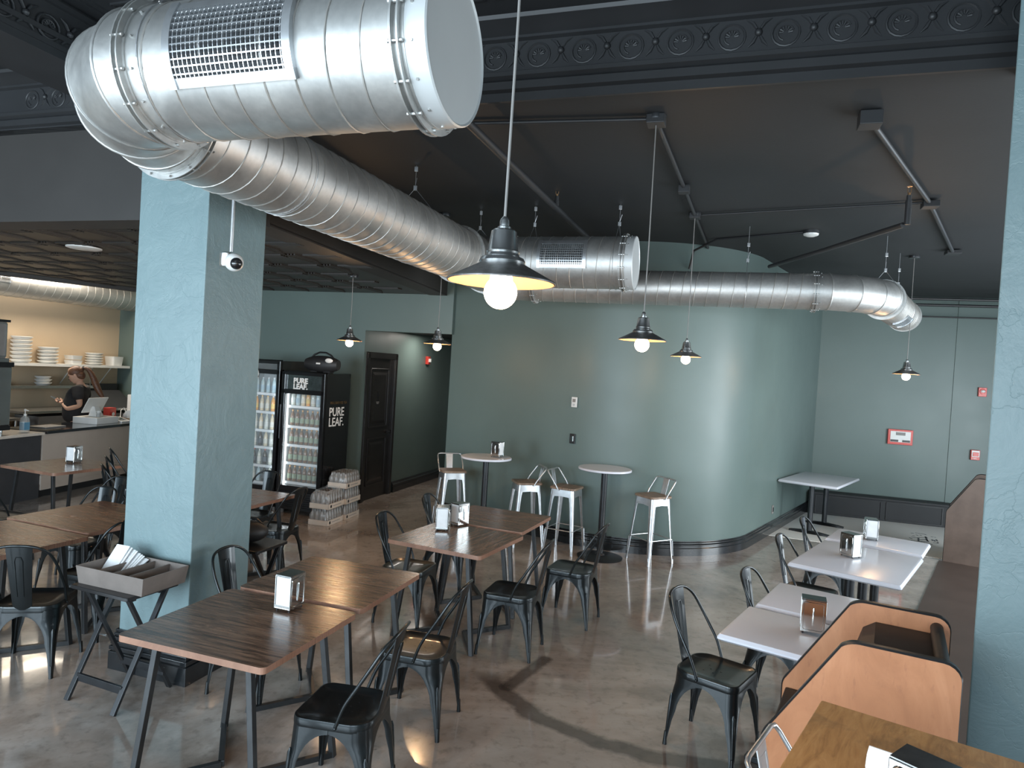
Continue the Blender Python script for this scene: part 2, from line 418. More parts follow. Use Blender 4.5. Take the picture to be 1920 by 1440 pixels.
# wall polygons ----------------------------------------------------
def wallrun(name, pts, z0, z1, t=.12, mat='wall', holes=None):
    """vertical wall along a polyline; thickness t to the left of the walking direction"""
    P = [Vector((p[0], p[1], 0)) for p in pts]; out = []
    for i, p in enumerate(P):
        d0 = (P[i]-P[i-1]).normalized() if i else None; d1 = (P[i+1]-P[i]).normalized() if i < len(P)-1 else None
        d = ((d0 or d1)+(d1 or d0)).normalized(); n = Vector((-d.y, d.x, 0))
        k = 1/max(.3, n.dot(Vector((-(d0 or d1).y, (d0 or d1).x, 0)))); out.append(p+n*t*k)
    rows = [[Vector((a.x, a.y, z0)), Vector((a.x, a.y, z1)), Vector((b.x, b.y, z1)), Vector((b.x, b.y, z0))] for a, b in zip(P, out)]
    mb = MB(); mb.loft(rows); return struct(name, mb, mat, smooth=25)
def baseboard(name, pts, h=.17, side=1):
    """stacked moulding in front (side) of a polyline"""
    prof = [(0, 0), (.034, 0), (.034, .085), (.026, .095), (.026, .112), (.034, .118), (.034, .128), (.018, .14), (.018, .152), (.008, .162), (.008, h), (0, h)]
    P = [Vector((p[0], p[1], 0)) for p in pts]; rows = []
    for i, p in enumerate(P):
        d0 = (P[i]-P[i-1]).normalized() if i else None; d1 = (P[i+1]-P[i]).normalized() if i < len(P)-1 else None
        d = ((d0 or d1)+(d1 or d0)).normalized(); n = Vector((d.y, -d.x, 0))*side
        e = (d0 or d1); k = 1/max(.3, n.dot(Vector((e.y, -e.x, 0))*side))
        rows.append([Vector((p.x+n.x*a*k, p.y+n.y*a*k, z)) for a, z in prof])
    mb = MB(); mb.loft(rows); return struct(name, mb, 'trim', smooth=30)

PO_L, PO_R = Vector((-2.30, 9.975)), Vector((-.88, 9.52))     # hallway opening
Lw = lambda u: Vector((-2.17+u*cos(RA), 9.93+u*sin(RA)))
# back wall left of the opening, header over it, then the corner wall that swings round
lw0 = Lw(-3.4)
wallrun('wall_back', [lw0, Lw(-.14)], 0, ZC)
wallrun('wall_back_header', [Lw(-.14), Vector((-.88, 9.52))], 2.535, ZC)
# rounded wall: straight leg (axis -36), arc, straight leg (axis 54)
arc = [(-.88, 9.60), (-.2, 9.10), (.45, 8.63), (.78, 8.40)]
c0 = Vector((1.78, 9.77)); rr = 1.70
arc += [(c0.x+rr*cos(radians(a)), c0.y+rr*sin(radians(a))) for a in range(-120, -35, 5)]
last = Vector(arc[-1]); dv = Vector((cos(radians(54.5)), sin(radians(54.5))))
arc += [tuple(last+dv*1.4), (5.25, 11.75)]
wallrun('wall_curved', arc, 0, ZC, .14)
baseboard('baseboard_curved', arc)
baseboard('baseboard_back', [lw0, Lw(-.14)])
# hallway
hd = Vector((cos(radians(73)), sin(radians(73)))); H0 = Vector((-2.17, 9.93)); H0b = Lw(-.14)
hl = lambda t: Vector((-2.17, 9.93))+hd*t
HE = hl(3.35); hr = Vector((cos(RA), sin(RA)))
wallrun('wall_hall_left', [hl(0), hl(.06)], 0, 2.62, .12)
wallrun('wall_hall_left_far', [hl(1.04), HE], 0, 2.62, .12)
wallrun('wall_hall_left_over_door', [hl(.06), hl(1.04)], 2.14, 2.62, .12)
wallrun('wall_hall_pier', [Lw(-.14), hl(.0)], 0, 2.62, .10)
wallrun('wall_hall_end', [HE, HE+hr*1.7], 0, 2.62)
wallrun('wall_hall_right', [HE+hr*1.45, Vector((-.80, 9.72))], 0, 2.62)
hc = [H0b+Vector((0, .1)), Vector((-.8, 9.7)), HE+hr*1.5, HE]
struct('ceiling_hall', polyslab(hc, 2.60, 2.66), 'ceil')
baseboard('baseboard_hall', [hl(1.10), HE])
# niche by the entrance
nd = Vector((cos(radians(-17)), sin(radians(-17)))); nn = Vector((-nd.y, nd.x)); N0 = Vector((5.25, 11.75))
nw = lambda u, w=0: N0+nd*u+nn*w
wallrun('wall_niche', [nw(-.05), nw(2.03)], 0, ZC)
wallrun('wall_niche_right', [nw(2.03, -.012), nw(4.2, -.012)], 0, ZC)
# entrance side wall on the right: sill, piers and head round two tall windows
def window_wall(wname, axis, fix, spans, lo, hi, flip=1):
    mk = (lambda a, d, z: A(a, fix+d, z)) if axis == 'A' else (lambda a, d, z: B(fix+d, a, z))
    def slab(name, a0, a1, z0, z1, d0, d1, mat):
        mb = MB(); p = [mk(a, d, z) for z in (z0, z1) for d in (d0, d1) for a in (a0, a1)]
        mb.add(p, [(0, 2, 3, 1), (4, 5, 7, 6), (0, 1, 5, 4), (2, 6, 7, 3), (0, 4, 6, 2), (1, 3, 7, 5)]); return mb
    a = lo
    mb = MB()
    def put(m, a0, a1, z0, z1, d0, d1):
        p = [mk(x, d, z) for z in (z0, z1) for d in (d0, d1) for x in (a0, a1)]
        m.add(p, [(0, 2, 3, 1), (4, 5, 7, 6), (0, 1, 5, 4), (2, 6, 7, 3), (0, 4, 6, 2), (1, 3, 7, 5)])
    for (s0, s1) in spans:
        put(mb, a, s0, 0, ZT, 0, .2*flip); put(mb, s0, s1, 0, .35, 0, .2*flip); put(mb, s0, s1, 3.15, ZT, 0, .2*flip); a = s1
    put(mb, a, hi, 0, ZT, 0, .2*flip)
    struct(wname, mb, 'wall')
    return put
put = window_wall('wall_front', 'A', -2.6, [(-8.3, -6.1), (-5.7, -3.5), (-3.1, -.9), (-.5, 1.7), (2.1, 4.3)], -12, 6.5, -1)
nwin = [0]
for (s0, s1) in [(-8.3, -6.1), (-5.7, -3.5), (-3.1, -.9), (-.5, 1.7), (2.1, 4.3)]:
    nwin[0] += 1; f = MB()
    for a0, a1, z0, z1 in ((s0, s1, .35, .42), (s0, s1, 3.08, 3.15), (s0, s0+.07, .35, 3.15), (s1-.07, s1, .35, 3.15), ((s0+s1)/2-.03, (s0+s1)/2+.03, .35, 3.15)):
        put(f, a0, a1, z0, z1, -.05, -.12)
    struct('window_%d' % nwin[0], f, 'trim')
put = window_wall('wall_right', 'B', 2.75, [(3.5, 5.7), (6.0, 8.1), (8.4, 10.3)], -1.0, 10.6, 1)
for (s0, s1) in [(3.5, 5.7), (6.0, 8.1), (8.4, 10.3)]:
    nwin[0] += 1; f = MB()
    for a0, a1, z0, z1 in ((s0, s1, .35, .42), (s0, s1, 3.08, 3.15), (s0, s0+.07, .35, 3.15), (s1-.07, s1, .35, 3.15)):
        put(f, a0, a1, z0, z1, .05, .12)
    struct('window_%d' % nwin[0], f, 'trim')

# kitchen shell
KW = Vector((-7.75, 13.4)); kd = Vector((cos(radians(72)), sin(radians(72)))); ku = Vector((cos(RA), sin(RA)))
wallrun('wall_kitchen', [KW-kd*9.0, KW], 0, ZC, .12, 'beige')
wallrun('wall_kitchen_return', [KW, KW+ku*3.2], 0, ZC)
wallrun('wall_alcove_side', [KW+ku*3.2, lw0], 0, ZC)
wallrun('wall_left', [A(-11.8, -2.6), KW-kd*9.0], 0, ZC, .12)

# plaster ceiling, pierced by nothing: one slab beyond the cornice
p = [A(-6, 3.9), A(8.5, 3.9), A(8.5, 14), A(-11.5, 16), A(-11.5, 3.9)]
struct('ceiling', polyslab([(q.x, q.y) for q in (A(-11.8, 3.88), A(8.8, 3.88), A(8.8, 17), A(-11.8, 17))], ZC, ZC+.1), 'ceil')
# tin tray ceiling near the windows, with pressed panels
mb = MB()
for (u0, u1) in ((-11.8, -4.45), (-3.95, 6.8)):
    quad(mb, [A(u0, -2.6, ZT), A(u0, 3.92, ZT), A(u1, 3.92, ZT), A(u1, -2.6, ZT)])
    u = u0+.1
    while u < u1-.55:
        w = 3.55
        while w > -2.4:
            c = A(u+.3, w-.3, 0)
            for k, (h, zz) in enumerate(((.28, 0), (.22, 0), (.12, 0))):
                P = [A(u+.3+h*a, w-.3+h*b, 0) for a, b in ((-1, -1), (1, -1), (1, 1), (-1, 1))]
                for i in range(4):
                    a_, b_ = P[i], P[(i+1) % 4]; mb.bar((a_.x, a_.y, ZT-.006), (b_.x, b_.y, ZT-.006), .016, .012)
            w -= .61
        u += .61
struct('ceiling_tin', mb, 'tin')
struct('ceiling_tin_deck', polyslab([(q.x, q.y) for q in (A(-11.8, -2.8), A(-11.8, 4.05), A(6.9, 4.05), A(6.9, -2.8))], ZT+.01, ZT+.1), 'tin')
# cornice: plaster edge, mouldings, ornate frieze, crown
def cornice(name, place, a0, a1):
    """profile in (distance towards the room, height)"""
    prof = [(0, ZC-.02), (.02, ZC-.02), (.02, ZC+.03), (.05, ZC+.04), (.05, ZC+.085), (.035, ZC+.10), (.06, ZC+.115), (.06, ZC+.14), (.03, ZC+.155),
            (.03, ZC+.325), (.055, ZC+.335), (.055, ZC+.35), (.085, ZC+.365), (.12, ZC+.385), (.16, ZC+.40), (.17, ZT), (0, ZT)]
    m = MB(); m.loft([[place(a, d, z) for d, z in prof] for a in (a0, a1)]); return m
def orn(m, place, a0, a1):
    n = int((a1-a0)/.27)
    for i in range(n):
        a = a0+.14+i*.27; zc = ZC+.235; q = place(a, .03, zc); e = (place(a+.1, .03, zc)-q).normalized(); up = Vector((0, 0, 1))
        P = lambda r, t: q+e*r*cos(t)+up*r*sin(t)
        m.tube([P(.068, 2*pi*k/16) for k in range(16)], .007, 6, closed=True)
        m.tube([P(.040, radians(20+26*k)) for k in range(10)], .006, 6)
        for k in range(7):
            t = radians(10+k*27); m.tube([P(.012, t), P(.034, t)], [.004, .007], 6)
        s_ = place(a+.135, .03, zc+.015); m.sphere(s_, .021, 10, 6)
        for sg in (-1, 1):
            m.tube([s_+e*sg*.01+up*.02, s_+e*sg*.03+up*.05, s_+e*sg*.065+up*.07], [.008, .01, .003], 6)
            m.tube([s_+e*sg*.01-up*.02, s_+e*sg*.025-up*.05, s_+e*sg*.05-up*.075], [.008, .01, .003], 6)
pl = lambda a, d, z: A(a, 3.88-d, z)
m1 = cornice('c', pl, -11.8, 6.8); orn(m1, pl, -5.4, 5.2); struct('trim_1', m1, 'tin', smooth=35)
# beam across the tray with its own frieze on the right-hand side
mb = MB(); mb.add([A(u, w, z) for z in (3.78, ZT) for w in (-2.6, 3.95) for u in (-4.45, -3.95)], [(0, 2, 3, 1), (4, 5, 7, 6), (0, 1, 5, 4), (2, 6, 7, 3), (0, 4, 6, 2), (1, 3, 7, 5)])
for z, d in ((3.90, .02), (4.08, .03), (3.84, .012)):
    mb.bar(A(-3.95+d/2, -2.6, z), A(-3.95+d/2, 3.9, z), d, .03)
orn(mb, lambda a, d, z: A(-3.95+d-.02, a, z-.01), -1.5, 3.8)
struct('trim_2', mb, 'tin')
# grey-brown soffit face over the serving side and the dropped tile ceiling
sof = [A(-11.8, 3.86), A(-3.25, 3.86), A(-3.25, 4.14), A(-11.8, 4.14)]
struct('soffit_front', polyslab([(q.x, q.y) for q in sof], ZD-.075, ZC+.02), 'soffit')
e0, e1 = Vector((-2.02, 4.72)), Vector((-.98, 9.55)); ed = (e1-e0).normalized(); en = Vector((-ed.y, ed.x))
struct('soffit_side', polyslab([tuple(e0), tuple(e1+ed*.05), tuple(e1+ed*.05+en*.10), tuple(e0+en*.10)], ZD, ZC), 'soffit')
kl0, kl1 = Vector((-8.7, 8.45)), Vector((-5.2, 12.9))
dro = [tuple(e0), (-3.0, 4.75), tuple(A(-11.6, 3.9).xy), tuple(A(-11.6, 3.9).xy+Vector((.3, 1.0))), (-8.7, 8.45), (-5.2, 12.9), (-4.6, 10.9), tuple(e1)]
struct('ceiling_dropped', polyslab([tuple(e0), tuple(A(-3.25, 3.9).xy), tuple(A(-11.6, 3.9).xy), (-8.7, 8.45), (-5.2, 12.9), (-1.1, 9.7)], ZD, ZD+.06), 'tile_ceiling')
kn = Vector(((kl1-kl0).y, -(kl1-kl0).x)).normalized()
struct('soffit_kitchen', polyslab([(-9.7, 7.2), (-8.7, 8.45), (-5.2, 12.9), (-5.28, 12.96), (-8.78, 8.51), (-9.78, 7.26)], ZD-.06, ZC), 'soffit')
# border boards
mb = MB()
mb.add([(*(e0+en*.0), ZD-.012), (*(e1), ZD-.012), (*(e1+en*.26), ZD-.012), (*(e0+en*.26), ZD-.012), (*(e0), ZD+.01), (*(e1), ZD+.01), (*(e1+en*.26), ZD+.01), (*(e0+en*.26), ZD+.01)],
       [(0, 1, 2, 3), (7, 6, 5, 4), (0, 4, 5, 1), (1, 5, 6, 2), (2, 6, 7, 3), (3, 7, 4, 0)])
struct('trim_3', mb, 'soffit')
# woven rib pattern of the ceiling tiles
def inside(p, poly):
    r = False; j = len(poly)-1
    for i in range(len(poly)):
        a, b = poly[i], poly[j]
        if (a[1] > p[1]) != (b[1] > p[1]) and p[0] < (b[0]-a[0])*(p[1]-a[1])/(b[1]-a[1])+a[0]: r = not r
        j = i
    return r
reg = [tuple(e0+en*.3), tuple(A(-3.3, 4.16).xy), tuple(A(-11.4, 4.16).xy), (-9.9, 6.6), (-8.6, 8.4), (-5.3, 12.6), (-4.2, 10.5), tuple(e1+en*.3)]
mb = MB(); T_ = .61
for i in range(-20, 2):
    for j in range(6, 24):
        u, w = i*T_, j*T_ + .1
        c = A(u+.3, w+.3)
        if not inside((c.x, c.y), reg): continue
        for k in range(4):
            o_ = .055+k*.036; ln = .60-k*.075
            a_, b_ = A(u+o_, w+.02), A(u+o_, w+.02+ln); mb.bar((a_.x, a_.y, ZD-.008), (b_.x, b_.y, ZD-.008), .016, .016)
            a_, b_ = A(u+.24+k*.03, w+.03+k*.036+.02), A(u+.60, w+.03+k*.036+.02); mb.bar((a_.x, a_.y, ZD-.008), (b_.x, b_.y, ZD-.008), .016, .016)
struct('ceiling_tile_ribs', mb, 'tile_ceiling')

# plastered columns
def column(name, corner, rz, ztop, w=.545):
    mb = MB(); n = 3
    # front-left origin is the corner given; column extends +x and +y in its own frame
    mb.box(0, w, 0, w, 0, ztop)
    o = struct(name, mb, 'column', loc=(*corner, 0), rz=rz, bevel=.006)
    base = MB()
    for d, z0, z1 in ((.040, 0, .115), (.026, .115, .125), (.038, .125, .150), (.024, .150, .160), (.032, .160, .180), (.016, .180, .190), (.026, .190, .208), (.010, .208, .216), (.020, .216, .232), (.008, .232, .240), (.014, .240, .255)):
        base.box(-d, w+d, -d, w+d, z0, z1)
    bo = build('baseboard', base, 'trim', o, bevel=.002); return o
c_ = A(-3.695, 3.43); column('column_left', (c_.x, c_.y), RA, ZC+.3)
column('column_right', (2.075, 2.955), RB, ZT+.0, .60)

# ================================================================== DUCTWORK
DZ = 3.15
def duct_frame(P0, P1):
    d = (P1-P0).normalized(); out = Vector((d.y, -d.x, 0)).normalized()      # out: to the right of the run
    return d, out, Vector((0, 0, 1))
def duct_run(name, P0, P1, r, parent, pitch=.125, phase=0):
    d, o, z = duct_frame(P0, P1); L = (P1-P0).length
    mb = MB(); mb.tube([P0, P1], r, 64, caps=False); b = build(name, mb, 'galv', parent, smooth=40)
    n = int(L/pitch*28); sm = MB()
    pth = [P0+d*(L*k/n)+(o*cos(2*pi*(k/28+phase))+z*sin(2*pi*(k/28+phase)))*(r+.001) for k in range(n+1)]
    sm.tube(pth, .0042, 5, caps=False); build('seam', sm, 'seam', b, smooth=60); return b
def ring(mb, c, d, r, w, h):
    o = d.orthogonal().normalized(); q = d.cross(o)
    rows = []
    for k in range(48):
        t = 2*pi*k/48; e = o*cos(t)+q*sin(t)
        rows.append([c+e*(r-.002)-d*w/2, c+e*(r+h)-d*w/2, c+e*(r+h)+d*w/2, c+e*(r-.002)+d*w/2])
    rows.append(rows[0]); mb.loft(rows, cap=False)
def flange(c, d, r, parent, bolts=14):
    mb = MB(); d = d.normalized(); ring(mb, c-d*.012, d, r, .006, .028); ring(mb, c+d*.012, d, r, .006, .028); ring(mb, c, d, r, .05, .006)
    bo = mb; e1 = d.orthogonal().normalized(); e2 = d.cross(e1)
    for k in range(bolts):
        t = 2*pi*k/bolts; e = e1*cos(t)+e2*sin(t); bo.cyl(c+e*(r+.016)-d*.026, c+e*(r+.016)+d*.026, .006, 6)
        bo.cyl(c+e*(r)+d*.05, c+e*(r+.008)+d*.05, .005, 6)
    return build('flange', mb, 'galv', parent, smooth=30)
def duct_elbow(name, P0, d0, P1, d1, r, parent, gores=4):
    """gored elbow between two points with end directions"""
    # circular centre line through an arc
    pts = []; C = P0+d0*0
    k = (P1-P0); R_ = k.length/(2*sin(d0.angle(d1)/2)); h = R_*math.tan(d0.angle(d1)/2/ (gores))  # segment half length
    tot = d0.angle(d1); ax = d0.cross(d1).normalized(); sgn = 1
    cen = P0 + (Matrix.Rotation(pi/2, 3, ax) @ d0)*R_
    rings = [(P0, d0)]
    for i in range(gores):
        a = tot*(i+.5)/gores
        nrm = Matrix.Rotation(a, 3, ax) @ d0
        p = cen + (Matrix.Rotation(a, 3, ax) @ (P0-cen))/cos(tot/gores/2)
        rings.append((p, nrm))
    rings.append((P1, d1)); rows = []; zed = ax
    for i, (p, nrm) in enumerate(rings):
        st = cos(tot/gores/2) if 0 < i < len(rings)-1 else 1
        e = nrm.cross(zed).normalized()
        rows.append([p+e*(r/st)*cos(2*pi*k/48)+zed*r*sin(2*pi*k/48) for k in range(48)])
    mb = MB(); mb.loft(rows, cap=False); b = build(name, mb, 'galv', parent, smooth=12)
    sm = MB()
    for rw in rows[1:-1]:
        c = sum(rw, Vector())/48; sm.tube([c+(q-c)*1.003 for q in rw], .0065, 6, closed=True)
    build('seam', sm, 'galv', b, smooth=60); return b
def grille(P, d, o, r, length, phi0, phi1, parent, nx=24, nz=10):
    z = Vector((0, 0, 1))
    def pt(x, ph, rad): return P+d*x+(o*cos(ph)+z*sin(ph))*rad
    def patch(mb, x0, x1, p0, p1, r0, r1, n=10):
        rows = []
        for k in range(n+1):
            ph = p0+(p1-p0)*k/n
            rows.append([pt(x0, ph, r0), pt(x1, ph, r0), pt(x1, ph, r1), pt(x0, ph, r1)])
        mb.loft(rows)
    f = MB(); e = .032; ea = e/r; h = length/2
    patch(f, -h, -h+e, phi0, phi1, r-.002, r+.022); patch(f, h-e, h, phi0, phi1, r-.002, r+.022)
    patch(f, -h, h, phi0, phi0+ea, r-.002, r+.016, 3); patch(f, -h, h, phi1-ea, phi1, r-.002, r+.016, 3)
    fo = build('vent_grille', f, 'silver', parent, smooth=30)
    bk = MB(); patch(bk, -h+e, h-e, phi0+ea, phi1-ea, r-.003, r+.0015); build('grille_dark_backing', bk, 'black', fo, smooth=40)  # flush black sheet stands in for the shade behind the louvres
    bl = MB()
    for k in range(nx):
        x = -h+e+(2*h-2*e)*(k+.5)/nx; patch(bl, x-.0014, x+.0014, phi0+ea, phi1-ea, r+.001, r+.016)
    for k in range(nz):
        ph = phi0+ea+(phi1-phi0-2*ea)*(k+.5)/nz; patch(bl, -h+e, h-e, ph-.0022/r, ph+.0022/r, r+.006, r+.018, 1)
    build('louvres', bl, 'silver', fo); return fo
U3 = A(1, 0); V3 = A(0, 1)
def end_cap(P, d, r, parent):
    mb = MB(); e1 = d.orthogonal().normalized(); e2 = d.cross(e1)
    rows = [[P+d*x+(e1*cos(2*pi*k/64)+e2*sin(2*pi*k/64))*q for k in range(64)] for x, q in ((-.03, r+.003), (.095, r+.003), (.10, r-.002), (.094, r-.008), (.092, .0001))]
    mb.loft(rows, cap=False); return build('end_cap', mb, 'cap', parent, smooth=30)
duct = thing('ventilation_duct', 'large galvanised spiral duct with elbows and side branches hung below black ceiling', 'duct', A(-2.5, 2.6, DZ))
duct.location = (0, 0, 0)
R1 = .246; ER = .42
P_el = A(-2.58, 2.13, DZ)
capP = A(-.955, 2.13, DZ)
br0 = P_el+U3*ER; run0 = P_el+V3*ER
duct_run('duct_section', br0, capP-U3*.10, R1, duct, phase=.2)
flange(br0, U3, R1, duct); flange(capP-U3*.10, U3, R1, duct); end_cap(capP-U3*.10, U3, R1, duct)
duct_elbow('duct_elbow', br0, -U3, run0, V3, R1, duct, 4)
flange(run0, V3, R1, duct)
tee = A(-2.56, 6.42, DZ)
duct_run('duct_section', run0, tee-V3*.42, R1, duct)
flange(tee-V3*.42, V3, R1, duct)
mb = MB(); mb.tube([tee-V3*.42, tee+V3*.36], R1+.012, 64, caps=False); mb.tube([tee+U3*.1, tee+U3*.46], R1, 64, caps=False)
build('duct_tee', mb, 'galv', duct, smooth=40)
flange(tee+U3*.40, U3, R1, duct); flange(tee+V3*.36, V3, R1, duct)
cap2 = A(-.94, 6.42, DZ)
duct_run('duct_section', tee+U3*.42, cap2-U3*.1, R1, duct); flange(cap2-U3*.1, U3, R1, duct); end_cap(cap2-U3*.1, U3, R1, duct)
R2 = .18
# reducer and second elbow round to the small run along the rounded wall
q0 = tee+V3*.36; q1 = tee+V3*.58; mb = MB()
e1 = V3.orthogonal().normalized(); e2 = V3.cross(e1)
mb.loft([[p+(e1*cos(2*pi*k/48)+e2*sin(2*pi*k/48))*r for k in range(48)] for p, r in ((q0, R1), (q1-Vector((0,0,.07)), R2+.02), (q1+V3*.03-Vector((0,0,.08)), R2))], cap=False)
build('duct_reducer', mb, 'galv', duct, smooth=40); flange(q1+V3*.03-Vector((0,0,.08)), V3, R2, duct, 12)
sm0 = A(-2.12, 7.42, 3.09); q1b = q1+V3*.03
q1b = Vector((q1b.x, q1b.y, 3.06)); el1 = A(-2.5+.39, tee.dot(V3)+.61+.39, DZ)
duct_elbow('duct_elbow', q1b, V3, q1b+V3*.37+U3*.37, U3, R2, duct, 4)
sm0 = q1b+V3*.37+U3*.37; flange(sm0, U3, R2, duct, 12)
sm1 = A(.70, sm0.dot(V3), 3.045)
duct_run('duct_section', sm0, sm1, R2, duct); flange(sm1, U3, R2, duct, 12)
BV = B(0, 1)
tA = U3.angle(BV); Rr = .75; arcc = sm1 + V3*Rr
sm2 = arcc + (Matrix.Rotation(tA, 3, 'Z') @ (sm1-arcc))
duct_elbow('duct_elbow', sm1, U3, sm2, BV, R2, duct, 4); flange(sm2, BV, R2, duct, 12)
sm3 = sm2+BV*1.7; duct_run('duct_section', sm2, sm3, R2, duct, pitch=.07)
mb = MB(); ring(mb, sm3, BV, R2, .05, .012); build('end_collar', mb, 'galv', duct, smooth=30)
grille(A(-1.69, 2.13, DZ), U3, -V3, R1, .52, radians(-36), radians(32), duct)
grille(A(-1.60, 6.42, DZ), U3, -V3, R1, .47, radians(-20), radians(42), duct, 20, 9)
dd, oo, _ = duct_frame(sm2, sm3)
grille(sm2+BV*.85, BV, oo, R2, .42, radians(-85), radians(-30), duct, 14, 8)
def hanger(P, d, r, label, ztop=ZC):
    t = thing('duct_hanger', label, 'hanger', (P.x, P.y, P.z+r), 0, 'steel wire duct hangers'); L = P-t.location
    d = d.normalized(); o = Vector((-d.y, d.x, 0)); z = Vector((0, 0, 1)); mb = MB()
    pth = [L+(o*cos(a)+z*sin(a))*(r+.004) for a in [radians(k) for k in range(50, -231, -10)]]
    top = L+z*(r+.12); mb.tube([top]+pth+[top], .0022, 5); mb.tube([top, L+z*(ztop-P.z)], .0022, 5)
    mb.tube([top+z*.02, top+z*.09+d*.02], .0022, 5)
    build('wire', mb, 'silver', t)
    for zz in (top.z, min(top.z+.16, ztop-.03-t.location.z)):
        c = MB(); c.box(-.014, .014, -.008, .008, -.018, .022); build('clip', c, 'silver', t, loc=(L.x, L.y, zz), bevel=.003)
    return t
hanger(A(-2.08, 2.13, DZ), U3, R1, 'wire hanger above the near elbow of the big duct, cut by picture top', ZT)
hanger(A(-2.57, 3.35, DZ), V3, R1, 'wire hanger just beyond the near duct branch, seen under it', ZC)
hanger(A(-2.57, 5.05, DZ), V3, R1, 'wire hanger midway along the long duct run before the tee')
hanger(A(-2.57, 6.55, DZ), V3, R1, 'wire hanger on top of the duct tee, left of near lamp cord')
hanger(A(-1.95, 6.42, DZ), U3, R1, 'wire hanger just right of the near lamp cord, on far branch')
hanger(A(-1.12, 6.42, DZ), U3, R1, 'wire hanger by the capped end of the far duct branch')
hanger(A(.05, sm0.dot(V3), 3.05), U3, R2, 'wire hanger holding the straight small duct before rounded wall')
hanger(sm2-BV*.02+V3*0, BV, R2, 'wire hanger over the bend of the small duct at right')
hanger(sm2+BV*1.0, BV, R2, 'wire hanger near the open end of the small duct at right')

# kitchen duct
kdt = thing('kitchen_duct', 'galvanised spiral duct along the cream kitchen wall above the counter', 'duct')
k1 = Vector((KW.x, KW.y, 3.02))+Vector((ku.x, ku.y, 0))*.34; kd3 = Vector((kd.x, kd.y, 0))
duct_run('duct_section', k1-kd3*7.5, k1-kd3*.02, .235, kdt, pitch=.15)
flange(k1-kd3*3.45, kd3, .235, kdt)
dd, oo, _ = duct_frame(k1-kd3, k1); grille(k1-kd3*2.85, kd3, oo, .235, .62, radians(-8), radians(48), kdt, 2, 9)

# ================================================================== PENDANT LAMPS
M['bulb'] = emit('lit_bulb', (1.0, .80, .55), 13)
M['lampout'] = pmat('brushed_nickel_lamp', (.46, .47, .47), .25, .95, var=.12, nscale=20)
M['lampin'] = pmat('lamp_shade_copper_inside', (.50, .28, .17), .4, .5, var=.05)
M['shade'] = pmat('dark_zinc_lamp_shade', (.20, .195, .19), .42, .8, var=.25, nscale=60)
def pendant(loc, ztop, label):
    t = thing('pendant_lamp', label, 'lamp', loc, 0, 'black and nickel barn pendant lamps'); z0 = 0
    # z = 0 is the rim of the shade
    s = MB(); s.lathe([(.1465, 0), (.1475, .003), (.146, .006), (.058, .052), (.056, .05), (.143, 0)], 48, cap0=False, cap1=False)
    so = build('lamp_shade', s, ['shade', 'lampin'], t, smooth=35, matidx=lambda p: 1 if (p.normal.z < -.2 and p.center.z > .004 or (p.center.z < .05 and p.center.z > .004 and p.normal.z < 0)) else 0)
    c = MB(); c.lathe([(.060, .050), (.063, .056), (.058, .066), (.046, .071), (.043, .078), (.0455, .083), (.0415, .088), (.034, .138), (.030, .142), (.018, .144), (.018, .150), (.013, .153), (.013, .168), (.011, .172), (.006, .178)], 40)
    build('socket_cap', c, 'lampout', t, smooth=35)
    cd = MB(); h = ztop-loc[2]; cd.tube([(0, 0, .17), (.004, .002, .17+h*.3), (0, 0, h-.02)], .0038, 8); build('cord', cd, 'grey_plastic', t)
    cn = MB(); cn.lathe([(.058, h-.028), (.06, h-.022), (.06, h)], 24); build('canopy', cn, 'blackmetal', t, smooth=30)
    b = MB(); b.sphere((0, 0, -.026), .045, 24, 16); b.lathe([(.032, -.002), (.026, .05)], 20); build('bulb', b, 'bulb', t, smooth=60)
    # light of the bulb itself
    ld = bpy.data.lights.new('bulb_light', 'POINT'); ld.energy = 11; ld.color = (1.0, .60, .30); ld.shadow_soft_size = .045
    lo = bpy.data.objects.new('bulb_light', ld); COL.objects.link(lo); lo.parent = t; lo.location = (0, 0, -.085)
    return t
LZ = 2.315
pendant((-.046, 1.85, LZ), ZT, 'nearest pendant lamp, big in front of the duct with pale cord')
pendant((.79, 4.24, LZ), ZC, 'pendant lamp in the middle of the rounded green wall, larger of two')
pendant((1.66, 6.60, LZ), ZC, 'pendant lamp lower right of the middle one, before the rounded wall')
pendant((4.60, 8.00, LZ), ZC, 'small far pendant lamp under the open end of the duct, above alarm panel')
pendant((-.82, 7.28, LZ), ZC, 'pendant lamp before the hallway opening, near the red hall alarm')
pendant((-1.93, 8.0, LZ), ZD, 'pendant lamp above the drink coolers, left of hallway opening')
pendant((-2.77, 5.35, LZ), ZD, 'pendant lamp almost hidden behind the left column, only shade tip showing')

